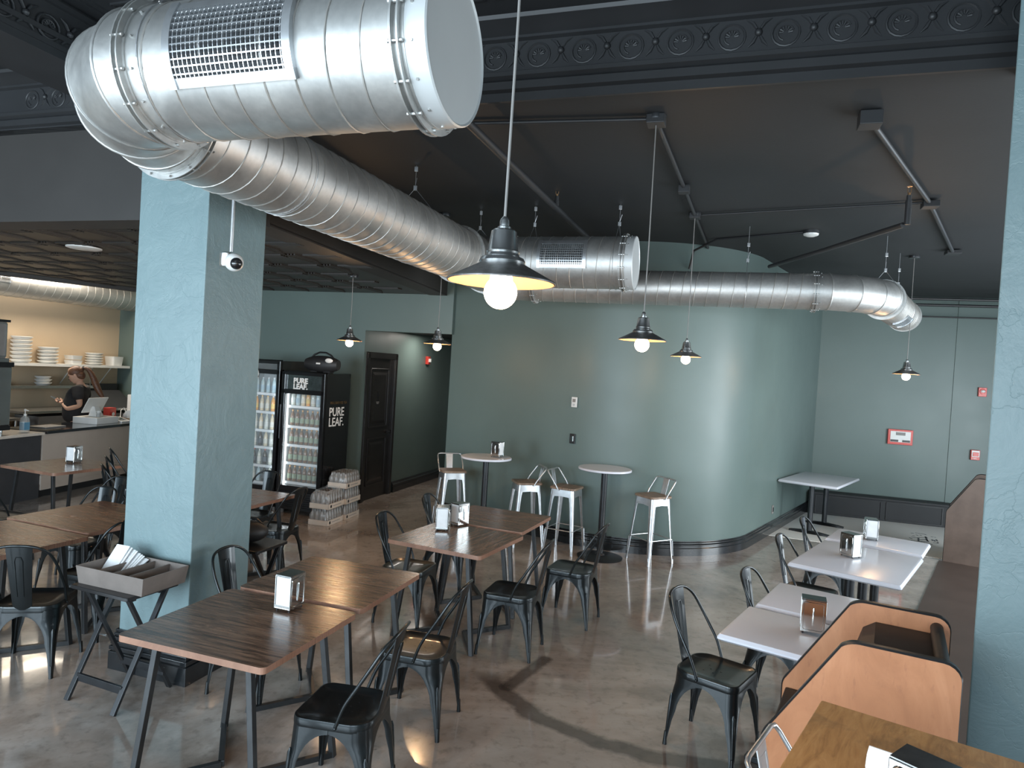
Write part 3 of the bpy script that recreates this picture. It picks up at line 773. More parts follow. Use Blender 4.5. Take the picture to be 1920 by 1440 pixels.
# ================================================================== PIPES AND CEILING FITTINGS
def pipe(name, pts, r, mat, label, cat='pipe', group=None, boxes=(), straps=0):
    P = [Vector(p) for p in pts]; o = P[0]
    t = thing(name, label, cat, o, 0, group); mb = MB(); mb.tube([p-o for p in P], r, 12); build('tube', mb, mat, t, smooth=40)
    for b in boxes:
        c = MB(); c.box(-b[3], b[3], -b[3], b[3], -b[4], b[4]); build('junction_box', c, mat, t, loc=Vector(b[:3])-o, rz=RA, bevel=.004)
    return t
pz = 3.55
pipe('sprinkler_pipe', [(-.42, 3.95, pz), (.46, 6.6, pz), (1.02, 8.2, pz)], .027, 'tin', 'thick dark sprinkler pipe running diagonally behind the near lamp cord')
def sprinkler(x, y, z, label, dz=.12, mat='brass'):
    t = thing('fire_sprinkler', label, 'sprinkler', (x, y, z), 0, 'brass upright sprinkler heads')
    m = MB(); m.cyl((0, 0, 0), (0, 0, dz*.35), .022, 12); m.cyl((0, 0, dz*.35), (0, 0, dz*.6), .017, 12); build('fitting', m, 'tin', t, smooth=30)
    m = MB(); m.cyl((0, 0, dz*.6), (0, 0, dz*.72), .010, 12); m.tube([(-.012, 0, dz*.72), (-.013, 0, dz*.95), (0, 0, dz)], .0025, 6); m.tube([(.012, 0, dz*.72), (.013, 0, dz*.95), (0, 0, dz)], .0025, 6)
    m.lathe([(.001, dz), (.018, dz+.001), (.018, dz+.003)], 12); build('nozzle', m, mat, t, smooth=30); return t
sprinkler(.30, 6.12, pz+.01, 'brass sprinkler head on the thick pipe right of near lamp cord', .16)
sprinkler(2.86, 5.1, 3.46, 'brass sprinkler head at the elbow of the slanting right-hand pipe', .16)
pipe('sprinkler_pipe', [(2.86, 5.1, 3.34), (2.86, 5.1, 3.46)], .022, 'tin', 'short elbow riser under the right-hand brass sprinkler head')
pipe('sprinkler_pipe', [(2.84, 5.12, 3.34), (2.75, 6.2, 3.34), (2.68, 7.35, 3.36)], .020, 'tin', 'thin pipe slanting down left from the right-hand sprinkler head')
pipe('conduit', [(.79, 4.24, 3.672), (1.28, 5.56, 3.672), (1.66, 6.60, 3.672), (2.22, 8.12, 3.672)], .016, 'tin', 'dark conduit between the two middle lamp cords', 'conduit', boxes=[(1.32, 5.66, 3.655, .045, .03), (.79, 4.24, 3.67, .055, .028), (1.66, 6.60, 3.67, .05, .025)])
pipe('conduit', [(1.96, 3.98, 3.672), (3.36, 5.68, 3.672), (4.76, 7.55, 3.672)], .018, 'tin', 'dark conduit nearest the right column, ending in a square box', 'conduit', boxes=[(1.98, 3.99, 3.655, .06, .04), (3.37, 5.69, 3.66, .06, .025), (4.76, 7.55, 3.67, .07, .02)])
pipe('conduit', [(1.66, 6.62, 3.68), (3.37, 5.69, 3.68)], .010, 'tin', 'thin conduit crossing the ceiling between the two long conduits', 'conduit')
pipe('conduit', [(-.35, 4.50, 3.68), (.79, 4.24, 3.68)], .012, 'tin', 'thin conduit along the cornice to the middle lamp canopy', 'conduit')
pipe('conduit', [(2.97, 7.05, 3.69), (2.2, 7.7, 3.69), (2.02, 7.98, 3.60), (2.0, 8.06, 3.4)], .013, 'tin', 'black flexible conduit curving from the smoke detector down the rounded wall', 'conduit')
for i, (z, w, lab) in enumerate(((3.58, -.75, 'upper dark pipe crossing high on the niche wall'), (3.52, -.45, 'middle dark pipe crossing high on the niche wall'), (3.36, -.20, 'lowest thin pipe crossing high on the niche wall'))):
    a_ = nw(.7 if i < 2 else 1.2, w); b_ = nw(4.0, w); pipe('sprinkler_pipe', [(a_.x, a_.y, z), (b_.x, b_.y, z)], .022 if i < 2 else .012, 'tin', lab)
def disc(name, x, y, z, label, r=.055, mat='white', base='tin'):
    t = thing(name, label, 'detector', (x, y, z)); m = MB(); m.lathe([(r*1.05, -.03), (r*1.05, 0)], 24); build('base', m, base, t, smooth=30)
    m = MB(); m.lathe([(.001, -.062), (r*.5, -.058), (r*.95, -.045), (r, -.03)], 24); build('cover', m, mat, t, smooth=50); return t
disc('smoke_detector', 2.98, 7.06, 3.70, 'white round smoke detector on the black ceiling above small duct', .075)
q = Vector((-4.42, 6.95)); t = thing('ceiling_light', 'flat white round disc light on the dark tiled ceiling, left', 'ceiling light', (q.x, q.y, ZD-.012)); m = MB(); m.lathe([(.13, -.02), (.16, -.012), (.16, 0)], 32); build('cover', m, 'white', t, smooth=30)
# security camera hung beside the column
cp_ = Vector((-1.76, 4.18, 2.64)); t = thing('security_camera', 'white dome security camera on a silver drop pipe beside left column', 'camera', cp_)
m = MB(); m.cyl((0, 0, .06), (0, 0, .52), .011, 12); build('drop_pipe', m, 'silver', t, smooth=30)
m = MB(); m.lathe([(.001, -.03), (.04, -.03), (.045, -.02), (.045, .05), (.02, .06), (.001, .06)], 24); build('mount_box', m, 'stain', t, smooth=40, loc=(-.03, .02, 0))
m = MB(); m.sphere((.03, -.02, -.005), .055, 24, 14); build('housing', m, 'white', t, smooth=60)
m = MB(); m.sphere((.055, -.05, -.015), .036, 20, 12); build('lens_dome', m, 'gloss_black', t, smooth=60)

# ================================================================== DOORS AND WALL FITTINGS
def door(name, p, rz, w, h, parent_label=None, sign=None, recess=.09):
    """door in the local x-z plane, x along the wall, -y towards the viewer"""
    t = bpy.data.objects.new(name, None); COL.objects.link(t); t.location = (*p, 0); t.rotation_euler = (0, 0, rz); t['kind'] = 'structure'
    f = MB(); e = .09
    for x0, x1, z0, z1 in ((-.0, e, 0, h+e), (w-e, w, 0, h+e), (0, w, h, h+e)):
        f.box(x0, x1, -.022, recess+.03, z0, z1); f.box(x0+.012, x1-.012, -.032, -.02, z0, z1-.012)
    build('door_frame', f, 'doorm', t, bevel=.003)
    s = MB(); s.box(e, w-e, recess-.03, recess+.015, 0, h); so = build('door_leaf', s, 'doorm', t)
    pn = MB()
    for z0, z1 in ((.22, .92), (1.10, h-.16)):
        x0, x1 = e+.12, w-e-.12
        for a, b in (((x0, z0), (x1, z0)), ((x1, z0), (x1, z1)), ((x1, z1), (x0, z1)), ((x0, z1), (x0, z0))):
            pn.bar((a[0], recess-.034, a[1]), (b[0], recess-.034, b[1]), .022, .022)
        pn.add([(x0+.05, recess-.032, z0+.05), (x1-.05, recess-.032, z0+.05), (x1-.05, recess-.032, z1-.05), (x0+.05, recess-.032, z1-.05),
                (x0+.09, recess-.043, z0+.09), (x1-.09, recess-.043, z0+.09), (x1-.09, recess-.043, z1-.09), (x0+.09, recess-.043, z1-.09)],
               [(0, 1, 5, 4), (1, 2, 6, 5), (2, 3, 7, 6), (3, 0, 4, 7), (4, 5, 6, 7)])
    build('door_panels', pn, 'doorm', so, bevel=.004)
    hd_ = MB(); hx = w-e-.06; hd_.cyl((hx, recess-.03, 1.0), (hx, recess-.075, 1.0), .026, 16); hd_.tube([(hx, recess-.07, 1.0), (hx-.03, recess-.085, 1.0), (hx-.12, recess-.085, .995)], .009, 8)
    build('door_handle', hd_, 'blackmetal', so, smooth=40)
    if sign:
        sx, sz = sign; sg = MB(); sg.box(sx-.075, sx+.075, recess-.042, recess-.033, sz-.115, sz+.115)
        so2 = build('restroom_sign', sg, 'white', so, bevel=.002)
        g = MB(); y = recess-.045
        g.lathe([(.001, -.002), (.016, -.002), (.016, .002), (.001, .002)], 16, Matrix.Translation((sx, y, sz+.085)) @ Matrix.Rotation(pi/2, 4, 'X'))
        g.box(sx-.024, sx+.024, y-.001, y+.002, sz-.0, sz+.062); g.box(sx-.018, sx-.003, y-.001, y+.002, sz-.055, sz); g.box(sx+.003, sx+.018, y-.001, y+.002, sz-.055, sz)
        g.box(sx-.034, sx-.027, y-.001, y+.002, sz+.005, sz+.06); g.box(sx+.027, sx+.034, y-.001, y+.002, sz+.005, sz+.06)
        build('pictogram', g, 'black', so2)
        m2 = MB(); m2.box(sx-.045, sx+.045, y, y+.002, sz-.078, sz-.066); m2.box(sx-.036, sx+.036, y, y+.002, sz-.098, sz-.088); build('raised_dots', m2, 'grey_plastic', so2)
    return t
a_ = hl(.06); door('door_1', (a_.x, a_.y), radians(73), .98, 2.14, sign=(.44, 1.55), recess=.05)
a_ = HE+hr*.22-Vector((hr.y*-.0, 0)); hn = Vector((-hr.y, hr.x)); a_ = HE+hr*.20-hn*.035
door('door_2', (a_.x, a_.y), RA, .98, 2.10, sign=(.30, 1.52), recess=.03)

def plate(name, label, cat, p, rz, w, h, mat, t=.02, group=None):
    o = thing(name, label, cat, p, rz, group); m = MB(); m.box(-w/2, w/2, -t, 0, -h/2, h/2); build('housing', m, mat, o, bevel=.004); return o
w_ = lambda x, y, d, rz: (x+sin(rz)*d, y-cos(rz)*d)
# thermostat and switch on the straight leg of the rounded wall
rz1 = radians(-34.6)
n1 = Vector((.79, 8.393))
o = plate('thermostat', 'white thermostat high on the green wall above the black switch', 'thermostat', (n1.x-.006, n1.y-.01, 1.74), rz1, .075, .125, 'white')
m = MB(); m.box(-.02, .02, -.024, -.019, .0, .04); build('display', m, 'grey_plastic', o); m = MB(); m.cyl((0, -.018, -.03), (0, -.028, -.03), .014, 16); build('dial', m, 'silver', o)
o = plate('light_switch', 'black and chrome light switch on the green wall under the thermostat', 'switch', (n1.x-.006, n1.y-.01, 1.29), rz1, .075, .12, 'black', .012)
m = MB(); m.box(-.017, .017, -.022, -.011, -.034, .034); build('rocker', m, 'chrome', o, bevel=.003)
# hallway strobe
q = hl(2.2); o = plate('fire_strobe', 'red fire alarm strobe on the hallway wall past the restroom door', 'fire alarm', (q.x, q.y, 2.17), radians(73), .10, .14, 'red', .05)
m = MB(); m.box(-.022, .022, -.085, -.045, -.03, .03); build('lens', m, 'white', o, bevel=.006)
rn = radians(-17)
def nfix(u, z, w=-.0): p = nw(u, w); return (p.x, p.y, z)
o = plate('alarm_panel', 'red framed fire alarm control panel on the niche wall', 'alarm panel', nfix(1.31, 1.365), rn, .37, .25, 'red', .05)
m = MB(); m.box(-.15, .15, -.056, -.049, -.085, .095); fp = build('front_plate', m, 'white', o, bevel=.002)
m = MB(); m.box(-.07, .07, -.060, -.055, .03, .08); build('display', m, 'grey_plastic', fp)
m = MB(); m.box(-.145, -.03, -.060, -.055, -.08, -.045); m.box(.03, .145, -.060, -.055, -.08, -.045); build('keypad', m, 'black', fp)
o = plate('fire_strobe', 'red fire alarm strobe with white lens high on the right niche wall', 'fire alarm', nfix(2.44, 2.19, -.012), rn, .115, .145, 'red', .04)
m = MB(); m.lathe([(.045, 0), (.043, .012), (.001, .016)], 24, Matrix.Translation((0, -.04, .012)) @ Matrix.Rotation(pi/2, 4, 'X')); build('ring', m, 'red', o, smooth=30)
m = MB(); m.sphere((0, -.056, .012), .028, 16, 10, (1.2, .6, .8)); build('lens', m, 'white', o, smooth=50)
o = plate('fire_pull_station', 'red and white fire pull station low on the right niche wall', 'fire alarm', nfix(2.40, 1.17, -.012), rn, .125, .16, 'red', .05)
m = MB(); m.box(-.055, .055, -.055, -.049, -.03, .072); fp = build('cover', m, 'white', o, bevel=.003)
m = MB(); m.box(-.042, .042, -.064, -.054, -.018, .045); build('pull_handle', m, 'red', fp, bevel=.004)
text_part('lettering', 'FIRE', .03, 'white', o, (-.034, -.0515, -.066), (pi/2, 0, 0), .0006)
o = plate('light_switch', 'grey double switch plate right of the red pull station, beside column', 'switch', nfix(2.80, 1.15, -.012), rn, .12, .14, 'grey_plastic', .012)
for s_ in (-1, 1):
    m = MB(); m.box(s_*.028-.008, s_*.028+.008, -.022, -.011, -.018, .018); build('toggle', m, 'white', o, bevel=.002)
q = last+dv*1.25; a54 = radians(54.5); o = plate('wall_outlet', 'dark outlet low on the green wall left of the long white table', 'outlet', (q.x, q.y, .33), a54, .075, .12, 'grey_plastic', .012)
m = MB(); m.box(-.015, .015, -.018, -.011, -.03, .03); build('socket', m, 'black', o)

# bench under the niche wall
t = thing('window_seat', 'low black panelled bench built along the niche wall', 'bench', (*nw(.0, -.40), 0), rn)
m = MB(); m.box(0, 4.0, 0, .29, 0, .34); bo = build('bench_body', m, 'ceil', t)
m = MB(); m.box(-.02, 2.0, -.035, .29, .34, .37); m.box(2.0, 4.0, -.02, .29, .34, .365); build('bench_top', m, 'ceil', t, bevel=.004)
m = MB()
for x0, x1 in ((.04, 1.02), (1.10, 1.90), (2.05, 2.9)):
    for a, b in (((x0, .03), (x1, .03)), ((x1, .03), (x1, .31)), ((x1, .31), (x0, .31)), ((x0, .31), (x0, .03))):
        m.bar((a[0], -.006, a[1]), (b[0], -.006, b[1]), .014, .014)
build('panel_moulding', m, 'tin', bo)

# ================================================================== CHAIRS
def skirt_leg(sx, sy, hx, hy, fx, fy, ztop, arch, seat_r=.055, foot_w=.019, t=.004):
    """pressed sheet leg: fans out at the top to half of the seat edge, tapers to the foot"""
    rows = []
    for z, w in arch:
        k = 1-z/ztop; cx = hx+(fx-hx)*k; cy = hy+(fy-hy)*k
        r = seat_r if w < 0 else max(.012, min(seat_r, w*.8)); out = []; inn = []
        wx = min(w if w > 0 else cx, cx); wy = min(w if w > 0 else cy, cy)
        if w < 0: wx, wy = cx, cy
        pts = [(cx-wx, cy)] + ([(cx-r, cy)] if r < wx-1e-4 else [])
        for q in range(1, 6):
            a = radians(90-q*15); pts.append((cx-r+r*cos(a), cy-r+r*sin(a)))
        pts += ([(cx, cy-r)] if r < wy-1e-4 else [(cx, cy-r)])
        pts.append((cx, cy-wy))
        pts = [(cx-wx, cy), (cx-r, cy)]+[(cx-r+r*cos(radians(90-q*15)), cy-r+r*sin(radians(90-q*15))) for q in range(1, 6)]+[(cx, cy-r), (cx, cy-wy)]
        pts = [(min(x, cx), min(y, cy)) for x, y in pts]
        inner = [(x-t if i > 1 else x, y-t if i < 8 else y) for i, (x, y) in enumerate(pts)]
        rows.append([Vector((sx*x, sy*y, z)) for x, y in pts+inner[::-1]])
    return rows
def cafe_chair(label, loc, face, metal='chairmetal', group='black metal cafe chairs'):
    seatmat = metal
    t = thing('cafe_chair', label, 'chair', (loc[0], loc[1], 0), radians(face-90), group)
    H = .445; A_ = .30
    arch = [(H-.030, -1), (H-.045, -1), (H-.058, -1)]
    for z in (.383, .378, .368, .35, .325, .29, .25, .21):
        op = sqrt(max(0, 1-((z-.19)/.196)**2)); full = .19; arch.append((z, max(.05, full-(full-.048)*op)))
    arch += [(.15, .036), (.08, .027), (.03, .021), (.0, .019)]
    for sx in (-1, 1):
        for sy in (-1, 1):
            hx, hy, fx, fy = (.183, .184, .214, .206) if sy > 0 else (.182, .184, .192, .212)
            m = MB(); m.loft(skirt_leg(sx, sy, hx, hy, fx, fy, H, arch, .055 if sy > 0 else .085))
            # pressed flute and foot
            k0, k1 = 1-.30/H, 1-.05/H
            p0 = Vector((sx*(hx+(fx-hx)*k0-.012), sy*(hy+(fy-hy)*k0-.012), .30)); p1 = Vector((sx*(hx+(fx-hx)*k1-.010), sy*(hy+(fy-hy)*k1-.010), .05))
            m.tube([p0, p0.lerp(p1, .08), p0.lerp(p1, .5), p1], [.003, .010, .009, .007], 10)
            m.tube([(sx*(fx-.012), sy*(fy-.012), .075), (sx*(fx-.010), sy*(fy-.010), 0)], [.009, .0125], 12)
            build('leg', m, metal, t, smooth=38)
    # seat: dished, rounded at the back
    s = MB(); out = rrect(.186, .188, [.06, .06, .10, .10], 7); rows = []
    def sc(k, z): return [Vector((x*k, y*k, z)) for x, y in out]
    rows = [sc(1.0, H-.040), sc(1.005, H-.036), sc(1.005, H-.012), sc(.99, H-.002), sc(.965, H), sc(.93, H-.001), sc(.89, H-.007), sc(.5, H-.011), sc(.001, H-.012)]
    s.loft(rows, cap=False); so = build('seat', s, seatmat, t, smooth=50)
    hdot = MB()
    for x, y in ((0, .03), (0, -.03), (.045, .0), (-.045, .0), (.045, -.055), (-.045, -.055)): hdot.lathe([(.0045, H-.0105), (.0045, H-.0095)], 8, Matrix.Translation((x, y, 0)))
    build('drain_holes', hdot, 'black', so)
    # hoop
    half = [(.186, -.035, H-.02), (.192, -.075, .53), (.188, -.13, .62), (.178, -.185, .71), (.155, -.228, .785), (.115, -.258, .825), (.06, -.272, .842), (0, -.276, .846)]
    pth = half+[(-x, y, z) for x, y, z in half[-2::-1]]
    # smooth by Catmull-Rom
    def cr(P, n=4):
        P = [Vector(p) for p in P]; o = []
        for i in range(len(P)-1):
            p0 = P[max(0, i-1)]; p1 = P[i]; p2 = P[i+1]; p3 = P[min(len(P)-1, i+2)]
            for k in range(n):
                u = k/n; o.append(.5*((2*p1)+(p2-p0)*u+(2*p0-5*p1+4*p2-p3)*u*u+(3*p1-p0-3*p2+p3)*u*u*u))
        o.append(P[-1]); return o
    h = MB(); h.tube(cr(pth), .0085, 10); h.sphere((.192, -.036, H-.022), .008, 8, 6); h.sphere((-.192, -.036, H-.022), .008, 8, 6)
    build('back_hoop', h, metal, t, smooth=60)
    # splat
    s = MB(); rows = []
    for i in range(13):
        k = i/12; z = .425+k*.415; y = -.186-.088*k**.85; w = .052+.022*k
        rows.append([Vector((x, y-.012*(1-(x/w)**2)+.012, z)) for x in [w*(-1+2*j/8) for j in range(9)]]+[Vector((x, y-.012*(1-(x/w)**2)+.008, z)) for x in [w*(1-2*j/8) for j in range(9)]])
    s.loft(rows); 
    def sp(x, k): return Vector((x, -.186-.088*k**.85-.004, .425+k*.415))
    for y_off in (0, .016):
        P_ = [sp(-.018, .22), sp(-.022, .78), sp(-.014, .84), sp(.014, .84), sp(.022, .78), sp(.018, .22)]
        s.tube([p+Vector((0, y_off, 0)) for p in P_], .0032, 6)
    build('back_splat', s, metal, t, smooth=45); return t
CH = [
 ('black cafe chair nearest the camera, pushed to the near walnut table, dark seat', (-.705, 3.235), 170),
 ('black cafe chair behind the nearest one, its seat reflecting warm lamplight', (-.445, 3.972), 165.5),
 ('black cafe chair at the right side of the middle walnut table, near one', (.102, 5.08), 162.5),
 ('black cafe chair at the right side of the middle walnut table, far one', (.61, 5.775), 157),
 ('black cafe chair at near end of the white tables, seat fully visible', (1.267, 3.887), -38.5),
 ('black cafe chair second along the white tables, only its back visible', (1.86, 4.415), -37),
 ('black cafe chair third along the white tables, tucked under the double table', (2.52, 5.53), -37),
 ('black cafe chair at far end of the white table row, near mosaic floor', (3.07, 6.36), -36),
 ('black cafe chair on the left of the middle walnut table, near one', (-.755, 5.55), -16.5),
 ('black cafe chair on the left of the middle walnut table, far one by stool', (-.50, 6.46), -16),
 ('black cafe chair between the left column and the near walnut table', (-1.50, 4.24), -17.5),
 ('black cafe chair in front of the drink coolers, turned left beside small table', (-2.20, 6.55), 163),
 ('black cafe chair with pale reflecting back right before the cooler door', (-2.62, 7.05), 250),
 ('black cafe chair with pale reflecting back just left of the column', (-3.74, 6.22), 250),
 ('black cafe chair whose hoop shows just under the pale one left of column', (-3.58, 5.72), 252),
 ('black cafe chair at the left picture edge with its back to the camera', (-2.97, 4.36), 102),
 ('black cafe chair pushed under left walnut table behind the folding table', (-2.95, 4.98), 165),
 ('black cafe chair second behind the folding table, farther one beside column', (-3.00, 5.75), 165),
 ('black cafe chair at far left beyond the left walnut table, seat reflecting cream', (-4.72, 6.35), 75),
 ('black cafe chair at far left edge, in front of the cream seat chair', (-4.25, 5.55), -15),
]
ch0 = None
for lab, loc, face in CH:
    if ch0 is None: ch0 = cafe_chair(lab, loc, face)
    else: dup(ch0, lab, (loc[0], loc[1], 0), radians(face-90))
# stacked chairs by the serving counter, seen left of the column
for k in range(3):
    dup(ch0, ('bottom black cafe chair of the stack at the serving counter', 'middle black cafe chair of the stack at the serving counter', 'top black cafe chair of the stack at the serving counter')[k], (-4.00+.028*k, 7.25+.02*k, .085*k), radians(35-90), 'stacked chairs by the counter')

# bar stools
def bar_stool(label, loc, face):
    t = thing('bar_stool', label, 'stool', (loc[0], loc[1], 0), radians(face-90), 'silver bar stools with wooden seats'); H = .735
    arch = [(H, -1), (H-.05, -1), (H-.075, -1), (H-.082, .055), (H-.13, .047), (.5, .042), (.3, .036), (.12, .030), (.05, .024), (.0, .024)]
    for sx in (-1, 1):
        for sy in (-1, 1):
            m = MB(); m.loft(skirt_leg(sx, sy, .142, .142, .192, .192, H, arch, .03))
            m.tube([(sx*.172, sy*.172, .26), (sx*.183, sy*.183, .09)], [.008, .006], 8); m.tube([(sx*.182, sy*.182, .05), (sx*.182, sy*.182, 0)], [.009, .012], 10)
            build('leg', m, 'silver', t, smooth=38)
    m = MB(); m.prism(rrect(.158, .158, .04, 5), H, H+.026); build('seat', m, 'stoolwood', t, smooth=40, bevel=.004)
    m = MB(); z = .27; r = .168
    for a, b in (((-r, -r), (r, -r)), ((r, -r), (r, r)), ((r, r), (-r, r)), ((-r, r), (-r, -r))): m.tube([(a[0], a[1], z), (b[0], b[1], z)], .006, 8)
    build('footrest', m, 'silver', t, smooth=40)
    m = MB(); P_ = [(.155, -.04, H-.01), (.162, -.08, H+.06), (.160, -.175, H+.185), (.150, -.19, H+.205), (.12, -.195, H+.21), (-.12, -.195, H+.21), (-.150, -.19, H+.205), (-.160, -.175, H+.185), (-.162, -.08, H+.06), (-.155, -.04, H-.01)]
    m.tube(P_, .0085, 10); build('back_hoop', m, 'silver', t, smooth=50)
    m = MB(); m.add([(x, y, z) for x, y, z in [(-.038, -.145, H), (.038, -.145, H), (.045, -.192, H+.205), (-.045, -.192, H+.205), (-.038, -.149, H), (.038, -.149, H), (.045, -.196, H+.205), (-.045, -.196, H+.205)]],
        [(0, 1, 2, 3), (7, 6, 5, 4), (0, 4, 5, 1), (1, 5, 6, 2), (2, 6, 7, 3), (3, 7, 4, 0)])
    m.tube([(-.022, -.158, H+.05), (-.026, -.186, H+.17), (.026, -.186, H+.17), (.022, -.158, H+.05)], .003, 6, closed=True)
    build('back_splat', m, 'silver', t, smooth=40); return t
st0 = bar_stool('silver bar stool alone at right, wooden seat, nearest the rounded wall curve', (1.69, 7.79), 211)
dup(st0, 'silver bar stool left of the right-hand round bar table, back towards wall', (.72, 8.02), radians(-28-90))
dup(st0, 'silver bar stool right of the left-hand round bar table, facing it', (.25, 8.22), radians(196-90))
dup(st0, 'silver bar stool left of the left-hand round bar table by hallway', (-.70, 8.78), radians(-70-90))
dup(st0, 'silver bar stool whose low back peeks up beside the rustic pine table', (1.02, 2.05), radians(-36-90))

# ================================================================== TABLES
def walnut_table(label, c, rz, w, d, turned=False, group='walnut topped tables', H=.75):
    t = thing('walnut_table', label, 'table', (c[0], c[1], 0), radians(rz), group)
    m = MB(); m.prism(rrect(w/2, d/2, .028, 5), H-.030, H)
    build('tabletop', m, ['walnut_turned' if turned else 'walnut', 'ply'], t, smooth=40, matidx=lambda p: 0 if abs(p.normal.z) > .6 else 1)
    fr = MB()
    for sx in (-1, 1):
        # bent floor bar pointing to the middle, two upright legs at its ends
        x0, y0, xm = sx*(w/2-.06), d/2-.07, sx*.10
        g = MB()
        a, b, c_ = Vector((x0, -y0, .015)), Vector((xm, 0, .015)), Vector((x0, y0, .015))
        g.bar(a, b, .03, .03); g.bar(b, c_, .03, .03); build('floor_bar', g, 'tableframe', t, bevel=.002)
        for sy in (-1, 1):
            l = MB(); l.bar((x0, sy*y0, 0), (sx*(w/2-.15), sy*(y0-.03), H-.03), .03, .03, (0, 1, 0)); build('leg', l, 'tableframe', t, bevel=.002)
        g = MB(); g.bar((sx*(w/2-.15), -y0+.02, H-.04), (sx*(w/2-.15), y0-.02, H-.04), .03, .02); build('top_rail', g, 'tableframe', t)
    return t
walnut_table('near walnut table with a napkin dispenser, corner closest to camera', (-1.252, 3.366), -18.3, .82, .755)
walnut_table('walnut table joined behind the near one, glowing with lamp reflection', (-1.003, 4.118), -17.8, .80, .735)
walnut_table('middle walnut table with two napkin dispensers, grain running front to back', (-.352, 5.335), -25, .80, .775, True)
walnut_table('walnut table joined behind the middle one, towards the bar stools', (-.078, 6.12), -22, .81, .77)
def Ltab(lab, near, far_r, w, d, rz, **k): pass
walnut_table('left walnut table right next to the column, seen behind the folding table', (-3.20, 5.33), -21, .86, .80)
walnut_table('walnut table at left picture edge joined to the one by column', (-3.42, 4.52), -21, .86, .80)
walnut_table('far left walnut table with a napkin dispenser before the counter', (-4.87, 7.48), -22, .86, .80)
walnut_table('walnut table just right of the column before the drink coolers', (-2.52, 6.38), -18, .78, .78)

def white_table(label, c, rz, w, d, H=.755, cols=1, axis='y'):
    t = thing('white_table', label, 'table', (c[0], c[1], 0), radians(rz), 'white topped tables')
    m = MB(); rows = []
    base = rrect(w/2, d/2, .012, 3)
    for k, z in ((.965, H-.040), (1, H-.030), (1, H-.012), (.985, H-.004), (.965, H)): rows.append([Vector((x*k if abs(x) < 9 else x, y*k, z)) for x, y in base])
    # keep the bevel width equal on both axes
    rows = [[Vector((math.copysign(max(0, abs(x)-e), x), math.copysign(max(0, abs(y)-e), y), z)) for x, y in base] for e, z in ((.016, H-.040), (0, H-.028), (0, H-.018), (.010, H-.002), (.016, H))]
    m.loft(rows); build('tabletop', m, 'white_top', t, smooth=30)
    offs = [(0, 0)] if cols == 1 else ([(0, -d/2+.28), (0, d/2-.28)] if axis == 'y' else [(-w/2+.2, 0), (w/2-.2, 0)])
    for x, y in offs:
        p = MB(); p.cyl((x, y, .03), (x, y, H-.05), .036, 20); build('column', p, 'blackmetal', t, smooth=40)
        f = MB()
        arms = [(1, 0), (-1, 0)] if cols == 2 else [(1, 0), (-1, 0), (0, 1), (0, -1)]
        for ax, ay in arms:
            f.loft([[Vector((x+ax*q-ay*s_*hw, y+ay*q+ax*s_*hw, z)) for s_, z in ((-1, 0), (1, 0), (1, zt), (-1, zt))] for q, hw, zt in ((.0, .045, .05), (.2, .032, .036), (.275, .028, .026))])
        build('foot', f, 'blackmetal', t, smooth=30, bevel=.004)
        g = MB(); g.box(x-.15, x+.15, y-.03, y+.03, H-.052, H-.04); g.box(x-.03, x+.03, y-.15, y+.15, H-.052, H-.04); build('top_bracket', g, 'blackmetal', t)
    return t
white_table('nearest white table, napkin dispenser hidden partly by cherry booth', (1.655, 3.625), -34.5, .78, .60)
white_table('white table joined behind the nearest white one', (2.05, 4.16), -34.5, .78, .60)
white_table('long white table in the middle of the row, yellow lamp glow on top', (2.805, 5.355), -38, .765, 1.08, cols=2)
white_table('white table at far end of the row with its own dispenser, by mosaic', (3.36, 6.10), -37, .765, .58)
white_table('long white table standing alone on the mosaic before the niche', (4.645, 10.10), -38, .80, 1.40, cols=2)
def round_table(label, c, r=.305, H=1.03):
    t = thing('round_bar_table', label, 'table', (c[0], c[1], 0), 0, 'round white bar tables')
    m = MB(); m.lathe([(r-.012, H-.028), (r, H-.022), (r, H-.006), (r-.006, H)], 48); build('tabletop', m, 'white_top', t, smooth=40)
    m = MB(); m.cyl((0, 0, .02), (0, 0, H-.03), .036, 20); build('column', m, 'blackmetal', t, smooth=40)
    m = MB(); m.lathe([(.26, 0), (.262, .008), (.20, .02), (.06, .03), (.045, .05)], 40); build('base', m, 'blackmetal', t, smooth=40)
    return t
round_table('right-hand round white bar table standing before the rounded wall, empty', (1.125, 7.82))
round_table('left-hand round white bar table with a napkin dispenser, nearer hallway', (-.255, 8.20))

# rustic pine table at the bottom right
t = thing('pine_table', 'tall rustic yellow pine topped table in the bottom right corner', 'table', (1.189, 1.62, 0), radians(-36))
m = MB(); m.prism(rrect(.45, .45, .006, 2), 1.008, 1.05); build('tabletop', m, 'pine', t, bevel=.003)
m = MB(); m.cyl((0, 0, .02), (0, 0, 1.0), .04, 20); build('column', m, 'blackmetal', t, smooth=40)
m = MB(); m.lathe([(.20, 0), (.202, .008), (.15, .02), (.06, .03), (.045, .05)], 40); build('base', m, 'blackmetal', t, smooth=40)

